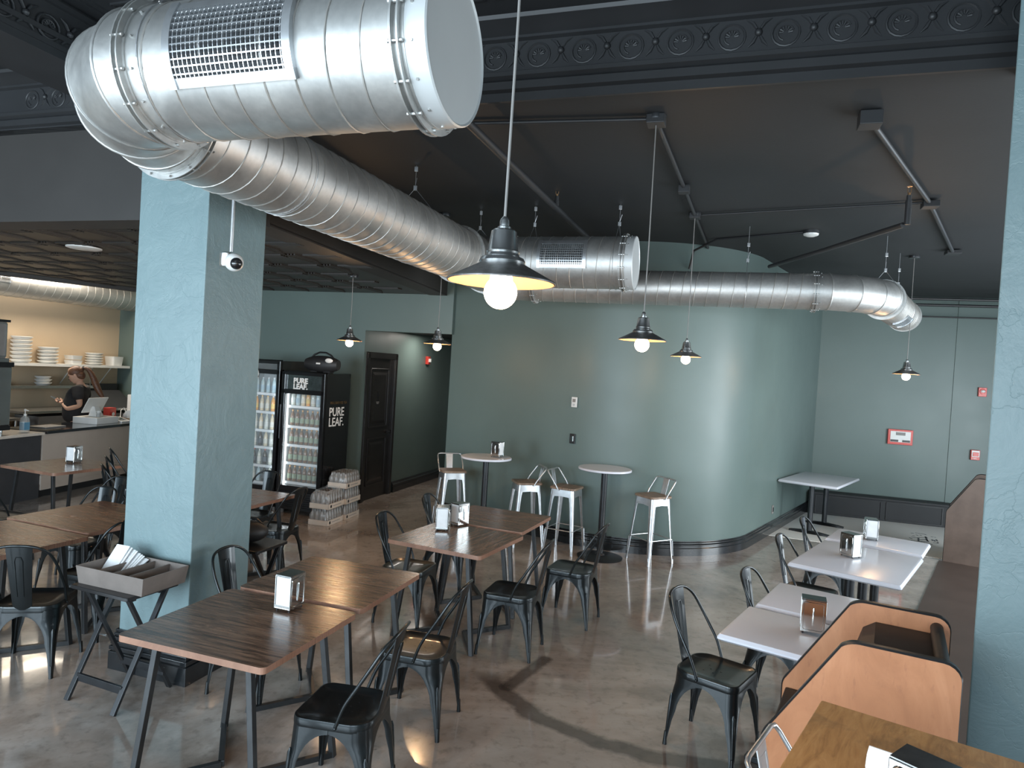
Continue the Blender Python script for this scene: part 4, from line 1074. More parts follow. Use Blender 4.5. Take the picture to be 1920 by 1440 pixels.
# folding tray tables
def fold_table(label, c, rz, w, d, H):
    t = thing('folding_table', label, 'table', (c[0], c[1], 0), radians(rz), 'black folding tray tables')
    m = MB(); m.prism(rrect(w/2, d/2, .018, 3), H-.022, H); build('tabletop', m, 'black', t, smooth=35, bevel=.003)
    for sx in (-1, 1):
        for s in (-1, 1):
            x = sx*(w/2-.045-(.022 if s > 0 else 0)); l = MB(); l.bar((x, s*(d/2+.02), .004), (x, -s*(d/2-.06), H-.03), .018, .034, (1, 0, 0)); build('leg', l, 'blackmetal', t, bevel=.002)
        b = MB(); b.cyl((sx*(w/2-.025), 0, H/2-.01), (sx*(w/2-.085), 0, H/2-.01), .006, 10); build('pivot', b, 'silver', t)
    for s in (-1, 1):
        y = s*(d/2-.04); b = MB(); b.box(-w/2+.05, w/2-.05, y-.008, y+.008, .10, .145); build('stretcher', b, 'blackmetal', t, bevel=.002)
        b = MB(); b.box(-w/2+.05, w/2-.05, -s*(d/2-.09)-.012, -s*(d/2-.09)+.012, H-.05, H-.022); build('top_rail', b, 'blackmetal', t)
    return t
fold_table('black folding tray table in front of the left column holding the napkin caddy', (-2.235, 4.06), -22, .47, .36, .672)
fold_table('black folding tray table behind the left column holding a black bag', (-1.98, 5.30), -18, .46, .38, .62)

# caddy with napkins
t = thing('napkin_caddy', 'grey-brown plastic cutlery caddy on the folding table by the column', 'caddy', (-2.205, 4.075, .672), radians(-20)); W_, D_, H_ = .265, .165, .105
def hollow(mb, w, d, h, th=.007, fl=.016):
    o = [(-w, -d), (w, -d), (w, d), (-w, d)]; k = 1-fl/w
    rows = [[Vector((x*k, y*k, 0)) for x, y in o], [Vector((x, y, h)) for x, y in o], [Vector((x*(1-th/w), y*(1-th/d), h)) for x, y in o], [Vector((x*k*(1-th/w), y*k*(1-th/d), th)) for x, y in o]]
    mb.loft(rows)
m = MB(); hollow(m, W_, D_, H_); build('body', m, 'tray', t, bevel=.002)
for x in (-.115, .0, .12):
    m = MB(); m.box(x-.004, x+.004, -D_+.012, D_-.012, .007, H_-.012); build('divider', m, 'tray', t)
t2 = thing('napkin_stack', 'loose stack of white napkins leaning up in the cutlery caddy', 'napkins', A(0, 0)); t2.location = Vector((-2.205, 4.075, .672))+Vector((cos(radians(-20)), sin(radians(-20)), 0))*-.17; t2.rotation_euler = (0, 0, radians(-20))
for k in range(9):
    m = MB(); T = Matrix.Translation((-.02+.009*k, -.03+.006*k, .02)) @ Matrix.Rotation(radians(-38-3*k), 4, 'X') @ Matrix.Rotation(radians(random.uniform(-6, 6)), 4, 'Z')
    m.box(-.055+.004*k, .055+.003*k, -.003, .003, .0, .20-.006*k, T); build('napkin', m, 'paper', t2, bevel=.001)
for x, y, r_ in ((-.05, -.09, 15), (.185, -.06, -25)):
    pass
# black bag on the other folding table
t = thing('black_bag', 'black soft bag lying on the folding table behind left column', 'bag', (-1.99, 5.30, .62), radians(10))
m = MB(); m.sphere((0, 0, .085), .15, 20, 12, (1.05, .8, .56)); b_ = build('bag_body', m, 'seatblack', t, smooth=60)
m = MB(); m.tube([(-.12, 0, .14), (-.06, .02, .19), (.05, .02, .185), (.12, 0, .13)], .01, 8); build('handle', m, 'blackmetal', t, smooth=60)

# napkin dispensers
def dispenser(label, loc, rz, tall=.185):
    t = thing('napkin_dispenser', label, 'napkin dispenser', loc, radians(rz), 'chrome napkin dispensers'); w, d = .048, .062
    m = MB(); m.box(-w, w, -d, d, .012, .018); m.box(-w, w, -d, d, tall-.006, tall)
    for s in (-1, 1): m.box(s*w-.002, s*w+.002, -d, d, .012, tall)
    build('housing', m, 'chrome', t, bevel=.002)
    m = MB(); m.box(-w+.001, w-.001, -d+.001, d-.001, tall, tall+.004); build('top_plate', m, 'chromedark', t)
    for s in (-1, 1):
        m = MB(); x = s*(w+.003); T = Matrix.Translation((x, 0, tall/2+.006)) @ Matrix.Rotation(pi/2, 4, 'Y') @ Matrix.Rotation(0, 4, 'Z')
        m.tube([(x, y, z) for z, y in [(tall/2+.006+p[0], p[1]) for p in rrect(tall/2-.018, d-.012, .012, 4)]], .0022, 6, closed=True)
        m.tube([(x, 0, .05), (x+s*.003, 0, .06), (x+s*.003, 0, tall-.05), (x, 0, tall-.04)], .0045, 8)
        build('embossed_side', m, 'chrome', t, smooth=50)
        m = MB(); y = s*(d-.006); m.box(-w+.004, w-.004, min(y, y-s*.02), max(y, y-s*.02), .028, tall-.008)
        m.box(-w+.012, w-.012, min(y+s*.001, y), max(y+s*.003, y), .03, tall-.012); build('napkins', m, 'paper', t, bevel=.002)
        m = MB(); m.box(-w, w, s*(d-.004)-.002, s*(d-.004)+.002, .012, .03); build('lip', m, 'chrome', t)
    for sx in (-1, 1):
        for sy in (-1, 1):
            m = MB(); m.cyl((sx*(w-.01), sy*(d-.012), 0), (sx*(w-.01), sy*(d-.012), .012), .006, 8); build('foot', m, 'black', t)
    return t
d0 = dispenser('napkin dispenser on the near walnut table, white face forward', (-1.11, 3.60, .75), -20)
def dsp(label, loc, rz): return dup(d0, label, loc, radians(rz))
dsp('left napkin dispenser of the pair on the middle walnut table', (-.50, 5.56, .75), 2)
dsp('right napkin dispenser of the pair on the middle walnut table', (-.375, 5.755, .75), -42)
dsp('napkin dispenser on the far end white table near the mosaic', (3.315, 6.14, .755), -18)
dsp('napkin dispenser on the long white table, chrome side to camera', (2.79, 5.45, .755), 26)
dsp('napkin dispenser on the nearest white table behind booth panel', (1.715, 3.70, .755), 68)
dsp('napkin dispenser on the left-hand round bar table', (-.13, 8.20, 1.03), 62)
dsp('napkin dispenser on the far left walnut table before the counter', (-4.87, 7.66, .75), -9)
dx = dsp('napkin dispenser on the rustic pine table, cut by picture bottom', (1.005, 1.555, 1.05), 38)
t = thing('napkin', 'white folded napkin sticking up behind the dispenser on pine table', 'napkin', (.985, 1.665, 1.05), radians(-34))
m = MB(); m.loft([[Vector((x+.004*sin(i*2), y+.012*sin(i*1.3+x*30), z)) for x, y in ((-.05, 0), (-.02, .004), (.02, -.003), (.05, .002), (.05, .006), (.02, .001), (-.02, .008), (-.05, .004))] for i, z in enumerate((0, .05, .09, .12, .15))])
build('folded_sheet', m, 'paper', t, smooth=60)

# ================================================================== BOOTHS
def booth(label, c, rz, L, H=1.10, W_=.67):
    """bench seat facing -x; end panels at y = 0 and y = L"""
    t = thing('booth_bench', label, 'booth', (c[0], c[1], 0), rz); k = H/1.10
    def arcpts(cx, cz, r, a0, a1, n=5): return [(cx+r*cos(radians(a0+(a1-a0)*i/n)), cz+r*sin(radians(a0+(a1-a0)*i/n))) for i in range(n+1)]
    prof = [(0, 0), (0, .62*k)] + arcpts(.075, .625*k, .075, 180, 142)+ arcpts(.335, H-.10, .10, 130, 90) + arcpts(W_-.06, H-.06, .06, 90, 0) + [(W_, 0)]
    T = Matrix(((1, 0, 0, 0), (0, 0, 1, 0), (0, 1, 0, 0), (0, 0, 0, 1)))
    for y in (0, L):
        m = MB(); m.loft([[Vector((x, yy, z)) for x, z in prof] for yy in (y-.014, y+.014)]); p = build('end_panel', m, 'cherry' if H > 1.095 else 'brown_lam', t)
        m = MB(); m.loft([[Vector((x, y-.017, z)), Vector((x, y+.017, z)), Vector((x+nx*.006, y+.012, z+nz*.006)), Vector((x+nx*.006, y-.012, z+nz*.006))] for x, z, nx, nz in
              [(x, z, (x-.4)/.5, (z-.3)/.6) for x, z in prof[0:]]]); build('edge_trim', m, 'black', p, smooth=40)
    m = MB(); m.box(.03, .45, .015, L-.015, .0, .58*k); build('seat_base', m, 'seatblack', t)
    m = MB(); m.box(.015, .45, .015, L-.015, .58*k, .62*k); build('seat', m, 'seatblack', t, bevel=.006)
    m = MB(); m.loft([[Vector((x, y, z)) for x, z in ((.22, .62*k), (.50, .60*k), (.60, .60), (.60, H-.075), (.38, H-.075), (.33, H-.11))] for y in (.015, L-.015)]); build('backrest', m, 'seatblack', t, bevel=.004)
    m = MB(); m.box(W_-.075, W_-.03, .015, L-.015, .0, H-.05); m.cyl((W_-.052, .015, H-.05), (W_-.052, L-.015, H-.05), .026, 16); build('back_rail', m, 'seatblack', t, smooth=40)
    return t
bp = B(-.740, 2.93)
booth('cherry laminate booth bench with black trim in front right, beside pine table', (bp.x, bp.y), radians(-29.3), .60)
bp = B(-.545, 10.25)
booth('dark brown booth bench with sloping end panels at far right by the mosaic', (bp.x, bp.y), RB, .62, 1.09, .67)

# ================================================================== DRINK COOLERS
M['led'] = emit('led_strip', (.9, .97, 1.0), 3.5)
M['liner'] = pmat('white_cooler_liner', (.62, .66, .68), .4)
M['shelfwhite'] = pmat('white_wire_shelf', (.78, .82, .85), .3)
BOT = {}
def bottle_mesh(kind):
    if kind in BOT: return BOT[kind]
    spec = {'tea': ((.16, .075, .03), (.25, .32, .22), (.70, .35, .10)), 'water': ((.45, .58, .62), (.35, .50, .60), (.75, .78, .8)),
            'orange': ((.75, .36, .08), (.80, .55, .15), (.85, .82, .78)), 'cream': ((.66, .56, .40), (.72, .70, .62), (.80, .50, .2)),
            'cola': ((.03, .02, .018), (.07, .08, .10), (.5, .1, .08)), 'pale': ((.60, .62, .55), (.72, .74, .70), (.55, .6, .55))}[kind]
    bm_ = pmat(kind+'_drink', spec[0], .12, coat=.5); lm = pmat(kind+'_label', spec[1], .45); cm = pmat(kind+'_cap', spec[2], .4)
    a = MB(); a.lathe([(.001, 0), (.028, .001), (.030, .008), (.030, .115), (.026, .145), (.013, .178), (.012, .19)], 16)
    b = MB(); b.lathe([(.0308, .035), (.0308, .10)], 16, cap0=False, cap1=False)
    c = MB(); c.lathe([(.0135, .19), (.0135, .208), (.001, .209)], 14)
    o = thing('drink_bottle', 'x', 'bottle', (0, 0, 0), 0, 'x'); build('bottle_body', a, bm_, o, smooth=40); build('bottle_label', b, lm, o, smooth=40); build('bottle_cap', c, cm, o, smooth=40)
    BOT[kind] = [o, False]; return BOT[kind]
def put_bottle(kind, loc, label, group):
    e = bottle_mesh(kind)
    if not e[1]: e[1] = True; o = e[0]; o.location = loc; o['label'] = label; o['group'] = group; o.rotation_euler = (0, 0, RA)
    else: o = dup(e[0], label, loc, RA, group)
    return o
def cooler(label, br, w, d, h, shelves, zb, zt, header, kinds, gname, pfx):
    """front right bottom corner at br, local x to the left = negative"""
    t = thing('drink_cooler', label, 'cooler', (br.x, br.y, 0), RA, 'tall black glass-door drink coolers')
    m = MB(); m.box(-w, -w+.04, .05, d, .06, h); m.box(-.04, 0, .05, d, .06, h); m.box(-w, 0, d-.03, d, .06, h); m.box(-w, 0, .05, d, h-.06, h); m.box(-w, 0, .05, d, .06, zb)
    build('cabinet', m, 'gloss_black', t, bevel=.006)
    m = MB(); m.box(-w+.041, -w+.046, .07, d-.04, zb, zt); m.box(-.046, -.041, .07, d-.04, zb, zt); m.box(-w+.04, -.04, d-.045, d-.035, zb, zt); m.box(-w+.04, -.04, .06, d-.04, zb, zb+.01)
    build('liner', m, 'liner', t)
    f = MB(); e = .055
    for x0, x1, z0, z1 in ((-w, -w+e, zb-.05, h-.02), (-e, 0, zb-.05, h-.02), (-w, 0, zb-.05, zb+.02), (-w, 0, zt-.02, zt+.04), (-w, 0, h-.05, h-.01)): f.box(x0+.002, x1-.002, 0, .045, z0, z1)
    dr = build('door_frame', f, 'gloss_black', t, bevel=.005)
    m = MB(); m.box(-w+e, -e, .018, .026, zb+.01, zt-.01); build('door_glass', m, 'glass', dr)
    m = MB(); m.box(-w+e-.01, -e+.01, .03, .05, zt+.0, h-.04); build('header_panel', m, 'chromedark' if header == 'PL' else 'glass', t)
    if header == 'PL':
        text_part('header_lettering', 'PURE\nLEAF.', .095, 'white', t, (-w+.165, .026, zt+.125), (pi/2, 0, 0), .002, bold=.004)
    m = MB(); m.box(-w+.06, -w+.075, .055, .07, zb+.02, zt-.03) if header == 'PL' else m.box(-.09, -.075, .055, .07, zb+.02, zt-.03)
    build('led_strip', m, 'led', t)
    m = MB(); m.cyl((-w+.025, -.03, 1.0), (-w+.025, -.03, 1.45), .010, 10); m.cyl((-w+.025, -.03, 1.02), (-w+.025, 0, 1.02), .007, 8); m.cyl((-w+.025, -.03, 1.43), (-w+.025, 0, 1.43), .007, 8)
    build('door_handle', m, 'blackmetal', dr, smooth=40)
    g = MB(); g.box(-w+.02, -.02, .02, .05, .06, zb-.06)
    for k in range(7): g.box(-w+.04, -.04, .005, .022, .09+k*.028, .10+k*.028)
    build('lower_grille', g, 'black', t)
    for x in (-w+.05, -.05):
        m = MB(); m.cyl((x, .09, 0), (x, .09, .06), .022, 12); m.cyl((x, d-.08, 0), (x, d-.08, .06), .022, 12); build('feet', m, 'grey_plastic', t)
    Mx = Matrix.Translation((br.x, br.y, 0)) @ Matrix.Rotation(RA, 4, 'Z')
    words = ('top', 'second', 'third', 'fourth', 'fifth', 'bottom')
    for i, z in enumerate(shelves):
        m = MB(); m.box(-w+.05, -.05, .075, .095, z-.022, z+.012)
        for k in range(14): m.box(-w+.06+k*(w-.12)/13-.002, -w+.06+k*(w-.12)/13+.002, .09, d-.06, z-.006, z)
        build('shelf', m, 'shelfwhite', t)
        kd_ = kinds[i]; n = 7 if w < .7 else 8
        for k in range(n):
            x = -w+.105+(w-.20)*k/(n-1)
            kk = kd_[k % len(kd_)] if isinstance(kd_, (list, tuple)) else kd_
            p = Mx @ Vector((x, .135, z+.012))
            put_bottle(kk, p, '%s bottle on the %s shelf of the %s' % (('amber tea', 'clear blue', 'orange', 'cream coloured', 'dark cola', 'pale')[('tea', 'water', 'orange', 'cream', 'cola', 'pale').index(kk)], words[i], pfx),
                       'bottles on the %s shelf of the %s' % (words[i], pfx))
    return t
brp = Vector((-2.43, 8.88))
pl_t = cooler('black tea cooler with white lettering on its side, boombox on top', brp, .665, .62, 1.90, [1.43, 1.16, .91, .67, .41], .36, 1.62, 'PL',
              [('pale', 'water', 'cream', 'orange'), 'tea', 'tea', 'tea', 'tea'], 'x', 'tea cooler')
text_part('side_lettering', 'PURE\nLEAF.', .165, 'white', pl_t, (.0015, .13, 1.33), (pi/2, 0, pi/2), .001, sx=.95, bold=.002)
text_part('side_tagline', 'REAL BREWED TEA', .05, 'brass', pl_t, (.0015, .15, 1.49), (pi/2, 0, pi/2), .001, sx=.95)
pr_ = Vector((-2.43, 8.88))+Vector((cos(RA), sin(RA)))*-.70
pp_t = cooler('taller black cooler of mixed bottles, partly hidden by the left column', pr_, .82, .72, 2.03, [1.57, 1.32, 1.07, .84, .59, .36], .32, 1.86, 'PP',
              [('water',), ('cream', 'cream', 'orange', 'orange'), ('cream', 'pale'), ('pale', 'cola', 'cream'), ('pale', 'cola'), ('pale', 'water', 'cola')], 'y', 'taller cooler')
# round red, white and blue drink emblem behind the header glass
m = MB(); T_e = Matrix.Translation((-.41, -.004, 1.84)) @ Matrix.Rotation(pi/2, 4, 'X')
m.lathe([(.001, 0), (.078, 0), (.078, .005), (.001, .005)], 32, T_e); em = build('emblem', m, 'white', pp_t, smooth=30)
M['bluep'] = pmat('emblem_blue', (.02, .05, .25), .4)
for nm, sg, mt in (('emblem_red', 1, 'red'), ('emblem_blue', -1, 'bluep')):
    poly = [(.072*cos(radians(a)), sg*.072*sin(radians(a))) for a in range(18, 163, 8)]
    m = MB(); m.prism(poly if sg > 0 else poly[::-1], .005, .008, T_e); build(nm, m, mt, em)
text_part('emblem_lettering', 'PEPSI', .042, 'black', em, (-.41-.055, -.012, 1.826), (pi/2, 0, 0), .0008, bold=.001)

# boombox on the tea cooler
def cl(x, y, z): q = Matrix.Translation((brp.x, brp.y, 0)) @ Matrix.Rotation(RA, 4, 'Z') @ Vector((x, y, z)); return q
t = thing('boombox_speaker', 'black barrel shaped boombox speaker with handle on the tea cooler top', 'speaker', cl(-.22, .25, 1.90), RA)
m = MB(); rows = []
for k in range(15):
    x = -.25+.50*k/14; q = abs(x)/.25; r = .115*(1-.42*q**2.4)
    rows.append([Vector((x, r*.85*cos(a), .112+r*sin(a))) for a in [2*pi*i/24 for i in range(24)]])
m.loft(rows); build('speaker_body', m, 'seatblack', t, smooth=60)
m = MB(); P_ = [(-.19, 0, .17), (-.13, 0, .235), (-.05, 0, .27), (.05, 0, .27), (.13, 0, .235), (.19, 0, .17)]; m.tube(P_, [.014, .013, .012, .012, .013, .014], 10); build('handle', m, 'black', t, smooth=60)
m = MB(); m.sphere((.155, -.088, .165), .05, 16, 8, (1.2, .25, .62)); build('white_badge', m, 'white', t, smooth=60)
m = MB(); m.box(-.03, .03, -.105, -.095, .11, .13); build('front_badge', m, 'white', t)
m = MB(); m.box(-.15, -.05, -.05, .05, 0, .02); m.box(.05, .15, -.05, .05, 0, .02); build('feet', m, 'black', t)

# cases of bottled drinks stacked beside the tea cooler
wb = MB(); wb.lathe([(.001, 0), (.029, 0), (.031, .01), (.031, .10), (.020, .145), (.0125, .175), (.0125, .195), (.001, .196)], 14)
wbm = None
def case(label, loc, rz, torn=False, white=True):
    global wbm
    t = thing('drink_case', label, 'case of bottles', loc, rz, 'shrink wrapped cases of bottles'); W2, D2 = .135, .20
    m = MB(); m.box(-W2, W2, -D2, D2, 0, .004)
    for x0, x1, y0, y1 in ((-W2, W2, -D2, -D2+.004), (-W2, W2, D2-.004, D2), (-W2, -W2+.004, -D2, D2), (W2-.004, W2, -D2, D2)): m.box(x0, x1, y0, y1, 0, .068)
    tr = build('cardboard_tray', m, 'cardboard', t)
    m = MB(); m.box(W2, W2+.001, -.16, -.12, .018, .052); build('tray_mark', m, 'black', tr)
    m = MB(); m.box(W2, W2+.001, -.09, .12, .031, .039); build('tray_lettering', m, 'grey_plastic', tr)
    for i in range(4):
        for j in range(6):
            if wbm is None:
                b = build('bottle', wb, 'tea_bottle', t, loc=(0, 0, 0), smooth=40); wbm = b
            else:
                b = wbm.copy(); COL.objects.link(b); b.parent = t
            b.location = (-W2+.035+i*.0665, -D2+.035+j*.066, .005)
    if not torn: rows = [(1.0, .06), (1.0, .12), (.90, .165), (.86, .20)]
    else: rows = [(1.0, .06), (1.0, .12), (.96, .17), (.80, .205), (.72, .235)]
    m = MB(); o = rrect(W2, D2, .03, 3)
    m.loft([[Vector((x*k+(random.uniform(-.012, .012) if torn else 0), y*k, z+(random.uniform(-.015, .015) if torn and z > .16 else 0))) for x, y in o] for k, z in rows], cap=not torn)
    build('shrink_wrap', m, 'clear', t, smooth=60); return t
M['tea_bottle'] = pmat('amber_bottle', (.085, .055, .038), .10, coat=.6)
ca = Vector((-2.275, 8.70)); cb = Vector((-2.155, 9.10))
czr = RA+radians(4)
case('shrink wrapped drink case on the floor nearest camera, bottom of front stack', (ca.x, ca.y, 0), czr)
case('torn open shrink wrapped drink case on top of the front stack', (ca.x+.003, ca.y+.01, .205), czr, True)
case('bottom drink case of the rear taller stack by the pier', (cb.x, cb.y, 0), czr)
case('middle drink case of the rear taller stack by the pier', (cb.x+.006, cb.y, .205), czr)
case('top drink case of the rear taller stack, white tray', (cb.x, cb.y-.008, .41), czr)

# ================================================================== SERVING COUNTER AND KITCHEN
M['counter_front'] = pmat('taupe_counter_front', (.42, .36, .31), .5, var=.03)
M['counter_dark'] = pmat('charcoal_counter_front', (.035, .036, .04), .5)
M['stone'] = pmat('pale_stone_top', (.55, .50, .44), .3, var=.08, nscale=30)
M['granite'] = pmat('polished_black_top', (.012, .012, .014), .08, var=.3, nscale=60, coat=.5)
g0, g1 = Vector((-6.17, 9.10)), Vector((-5.86, 11.25)); gd = (g1-g0).normalized(); gn = Vector((-gd.y, gd.x)); ga = math.atan2(gd.y, gd.x)
t = thing('serving_counter', 'taupe fronted serving counter with polished black top', 'counter', (g0.x, g0.y, 0), ga); L_ = (g1-g0).length
m = MB(); m.box(0, L_, .05, .62, .10, .86); m.box(.0, L_, .12, .60, 0, .10); cb_ = build('counter_body', m, 'counter_front', t)
m = MB(); m.box(-.02, L_, .03, .055, .18, .30); build('lower_rail', m, 'counter_front', cb_)
m = MB(); m.box(0, L_, .10, .125, 0, .12); build('kick_board', m, 'black', cb_)
m = MB(); m.box(.0, L_+.0, -.02, .66, .86, .90); build('counter_top', m, 'granite', t, bevel=.004)
t = thing('serving_counter', 'charcoal fronted counter with pale stone top at far left', 'counter', (g0.x-gd.x*3.0, g0.y-gd.y*3.0, 0), ga)
m = MB(); m.box(0, 2.98, .06, .80, 0, .85); build('counter_body', m, 'counter_dark', t)
m = MB(); m.box(0, 2.98, .0, .84, .85, .885); build('counter_top', m, 'stone', t, bevel=.004)
def G(a, b, z=0): q = g0+gd*a+gn*b; return (q.x, q.y, z)
# drink / ice machine on the left counter
t = thing('ice_machine', 'stainless ice and drink machine standing on the pale stone counter', 'machine', G(-.92, .42, .885), ga)
m = MB(); m.box(-.45, .45, -.32, .32, .12, .86); build('machine_body', m, 'stain', t, bevel=.01)
m = MB(); m.box(-.46, .46, -.34, .34, .86, .92); build('top_band', m, 'black', t, bevel=.004)
m = MB(); m.box(-.45, .45, -.33, .33, .06, .12); build('drip_tray', m, 'black', t)
for x in (-.38, .38):
    for y in (-.26, .26): m = MB(); m.cyl((x, y, 0), (x, y, .06), .022, 12); build('leg', m, 'chrome', t)
t = thing('ice_bin', 'upper ice maker box with dusty brown side on the drink machine', 'machine', G(-.95, .42, 1.805), ga)
m = MB(); m.box(-.40, .40, -.30, .30, .05, .50); build('bin_body', m, 'grey_plastic', t, bevel=.006)
m = MB(); m.box(-.42, .42, -.33, .33, 0, .05); build('lower_rim', m, 'stain', t); m = MB(); m.box(-.42, .42, -.33, .33, .50, .53); build('lid', m, 'black', t)
m = MB()
for a_, b_ in (((-.38, .07), (.38, .07)), ((.38, .07), (.38, .48)), ((.38, .48), (-.38, .48)), ((-.38, .48), (-.38, .07))): m.bar((a_[0], -.305, a_[1]), (b_[0], -.305, b_[1]), .03, .012)
build('side_frame', m, 'stain', t)
def simplebox(name, label, cat, loc, rz, sx, sy, sz, mat, group=None, part='body', bevel=.006):
    t = thing(name, label, cat, loc, rz, group); m = MB(); m.box(-sx/2, sx/2, -sy/2, sy/2, 0, sz); build(part, m, mat, t, bevel=bevel); return t
t = simplebox('paper_box', 'bright red box on the stone counter under the drink machine', 'box', G(-1.05, .16, .885), ga, .40, .22, .14, 'red')
m = MB(); m.box(-.20, .20, -.112, -.11, .06, .064); build('lid_seam', m, 'tan_paper', t)
# sanitiser
t = thing('hand_sanitizer', 'clear pump bottle of hand sanitizer with blue label on the stone counter', 'bottle', G(-.14, .20, .885), ga)
m = MB(); m.loft([[Vector((x*k, y*k, z)) for x, y in rrect(.055, .035, .02, 4)] for k, z in ((.96, 0), (1, .01), (1, .15), (.8, .19), (.3, .215))]); build('bottle_body', m, 'clear', t, smooth=50)
m = MB(); m.box(-.042, .042, -.037, .037, .03, .13); build('label', m, 'bluebox', t)
m = MB(); m.cyl((0, 0, .215), (0, 0, .24), .018, 14); m.cyl((0, 0, .24), (0, 0, .285), .006, 8); m.sphere((0, 0, .29), .016, 12, 8); m.tube([(0, 0, .29), (0, -.05, .285)], .007, 8); build('pump', m, 'white', t, smooth=40)
t = simplebox('laptop', 'closed grey-brown laptop lying on the black counter top', 'laptop', G(.42, .36, .90), ga, .36, .25, .016, 'grey_plastic', part='lid')
m = MB(); m.box(-.03, .03, -.006, .006, .016, .0165); build('lid_mark', m, 'black', t)
t = simplebox('cash_drawer', 'white cash drawer under the white tablet register on black counter', 'cash drawer', G(1.28, .33, .90), ga, .46, .40, .10, 'white')
m = MB(); m.box(-.22, .22, -.202, -.199, .02, .085); build('drawer_front', m, 'white', t)
t = thing('tablet_register', 'white tablet register tilted back on its stand on cash drawer', 'register', G(1.32, .36, 1.0), ga)
m = MB(); T = Matrix.Translation((0, .03, .17)) @ Matrix.Rotation(radians(118), 4, 'X'); m.box(-.20, .20, -.13, .13, -.008, .008, T); build('tablet_shell', m, 'white', t, bevel=.006)
m = MB(); m.loft([[Vector((x, y, 0)) for x, y in ((-.07, -.07), (.07, -.07), (.07, .08), (-.07, .08))], [Vector((x, y, .15)) for x, y in ((-.05, .0), (.05, .0), (.05, .05), (-.05, .05))]]); build('stand', m, 'white', t, bevel=.004)
t = thing('tip_cup', 'small glass tumbler with dark contents on the cash drawer', 'cup', G(1.19, .22, 1.0), ga); m = MB(); m.lathe([(.03, 0), (.036, .095), (.034, .095), (.028, .004), (.001, .004)], 20); build('glass_wall', m, 'clear', t, smooth=40); m = MB(); m.cyl((0, 0, .005), (0, 0, .07), .027, 16); build('contents', m, 'counter_dark', t)
t = thing('card_terminal', 'white card terminal with black screen in front of cash drawer', 'card terminal', G(1.66, .22, .90), ga)
m = MB(); m.loft([[Vector((x, y, z)) for x, y in ((-.10, -.11), (.10, -.11), (.10, .11), (-.10, .11))] if z == 0 else [Vector((x, y, .02+(y+.11)*.25)) for x, y in ((-.10, -.11), (.10, -.11), (.10, .11), (-.10, .11))] for z in (0, 1)]); build('terminal_body', m, 'white', t, bevel=.004)
m = MB(); m.add([(-.075, -.08, .0285), (.075, -.08, .0285), (.075, .08, .0685), (-.075, .08, .0685)], [(0, 1, 2, 3)]); build('screen', m, 'gloss_black', t)
t = thing('receipt_printer', 'white wedge shaped receipt printer on the black counter by column', 'printer', G(2.02, .26, .90), ga)
m = MB(); m.loft([[Vector((x, y*k, z)) for x, y in ((-.11, -.12), (.11, -.12), (.11, .12), (-.11, .12))] for k, z in ((1, 0), (1, .05), (.9, .10), (.35, .17))]); build('printer_body', m, 'white', t, bevel=.006)
m = MB(); m.box(-.115, .115, -.125, .125, 0, .04); build('printer_base', m, 'tan_paper', t, bevel=.004)
t = simplebox('tip_box', 'bright red cardboard box behind the card terminal', 'box', G(1.80, .52, .90), ga, .14, .12, .20, 'red')
m = MB(); m.cyl((-.02, -.082, .10), (-.02, -.080, .10), .03, 16); build('box_picture', m, 'white', t)
t = thing('cable', 'white cable looping up behind the card terminal', 'cable', G(1.84, .36, .90), ga); m = MB(); m.tube([(-.08, -.1, .03), (0, 0, .06), (.06, .04, .16), (.10, .02, .20), (.09, -.02, .14), (.04, -.05, .06), (.10, -.08, .01)], .006, 8); build('cord', m, 'white', t, smooth=60)

# prep line against the cream wall
def K(a, b, z=0):    # a: distance back from the far corner along the wall, b: distance from the wall
    q = KW-kd*a+ku*b; return (q.x, q.y, z)
ka = math.atan2(kd.y, kd.x)
def ktable(name, label, a0, a1, b0, b1, z, mat='stain', cat='work table'):
    t = thing(name, label, cat, K(a1, 0, 0), ka); L = a1-a0
    m = MB(); m.box(0, L, -b1, -b0, z-.04, z); build('worktop', m, mat, t, bevel=.003)
    for x in (.05, L-.05):
        for y in (-b1+.05, -b0-.05): m = MB(); m.cyl((x, y, 0), (x, y, z-.04), .02, 12); build('leg', m, 'stain', t)
    m = MB(); m.box(.04, L-.04, -b1+.05, -b0-.04, .22, .25); build('undershelf', m, 'stain', t)
    m = MB(); m.box(.3, L-.3, -b1+.1, -b0-.08, .25, z-.10); build('under_cabinet', m, 'grey_plastic', t); return t
ktable('work_table', 'stainless work table along the cream wall behind the person', .05, 2.35, .02, .75, .95)
ktable('work_table', 'lower stainless table left of the person near the drink machine', 2.45, 4.6, .05, .80, .86)
def shelf(label, z, a0, a1, dep, brackets=(), mat='white'):
    t = thing('wall_shelf', label, 'shelf', K(a1, 0, z), ka, 'shelves on the cream wall'); L = a1-a0
    m = MB(); m.box(0, L, -dep, 0, -.012, 0); m.box(0, L, -dep-.006, -dep+.006, -.045, .0); build('shelf_board', m, mat, t)
    for x in brackets: m = MB(); m.tube([(x, -.01, -.36), (x, -dep+.03, -.015)], .009, 6); build('bracket', m, mat, t)
    return t
shelf('upper white wire shelf of takeaway containers on the cream wall', 1.72, .03, 4.6, .34, (1.0, 2.2, 3.4, 4.2))
shelf('lower stainless shelf of plates behind the person', 1.34, .7, 4.6, .30, (), 'stain')
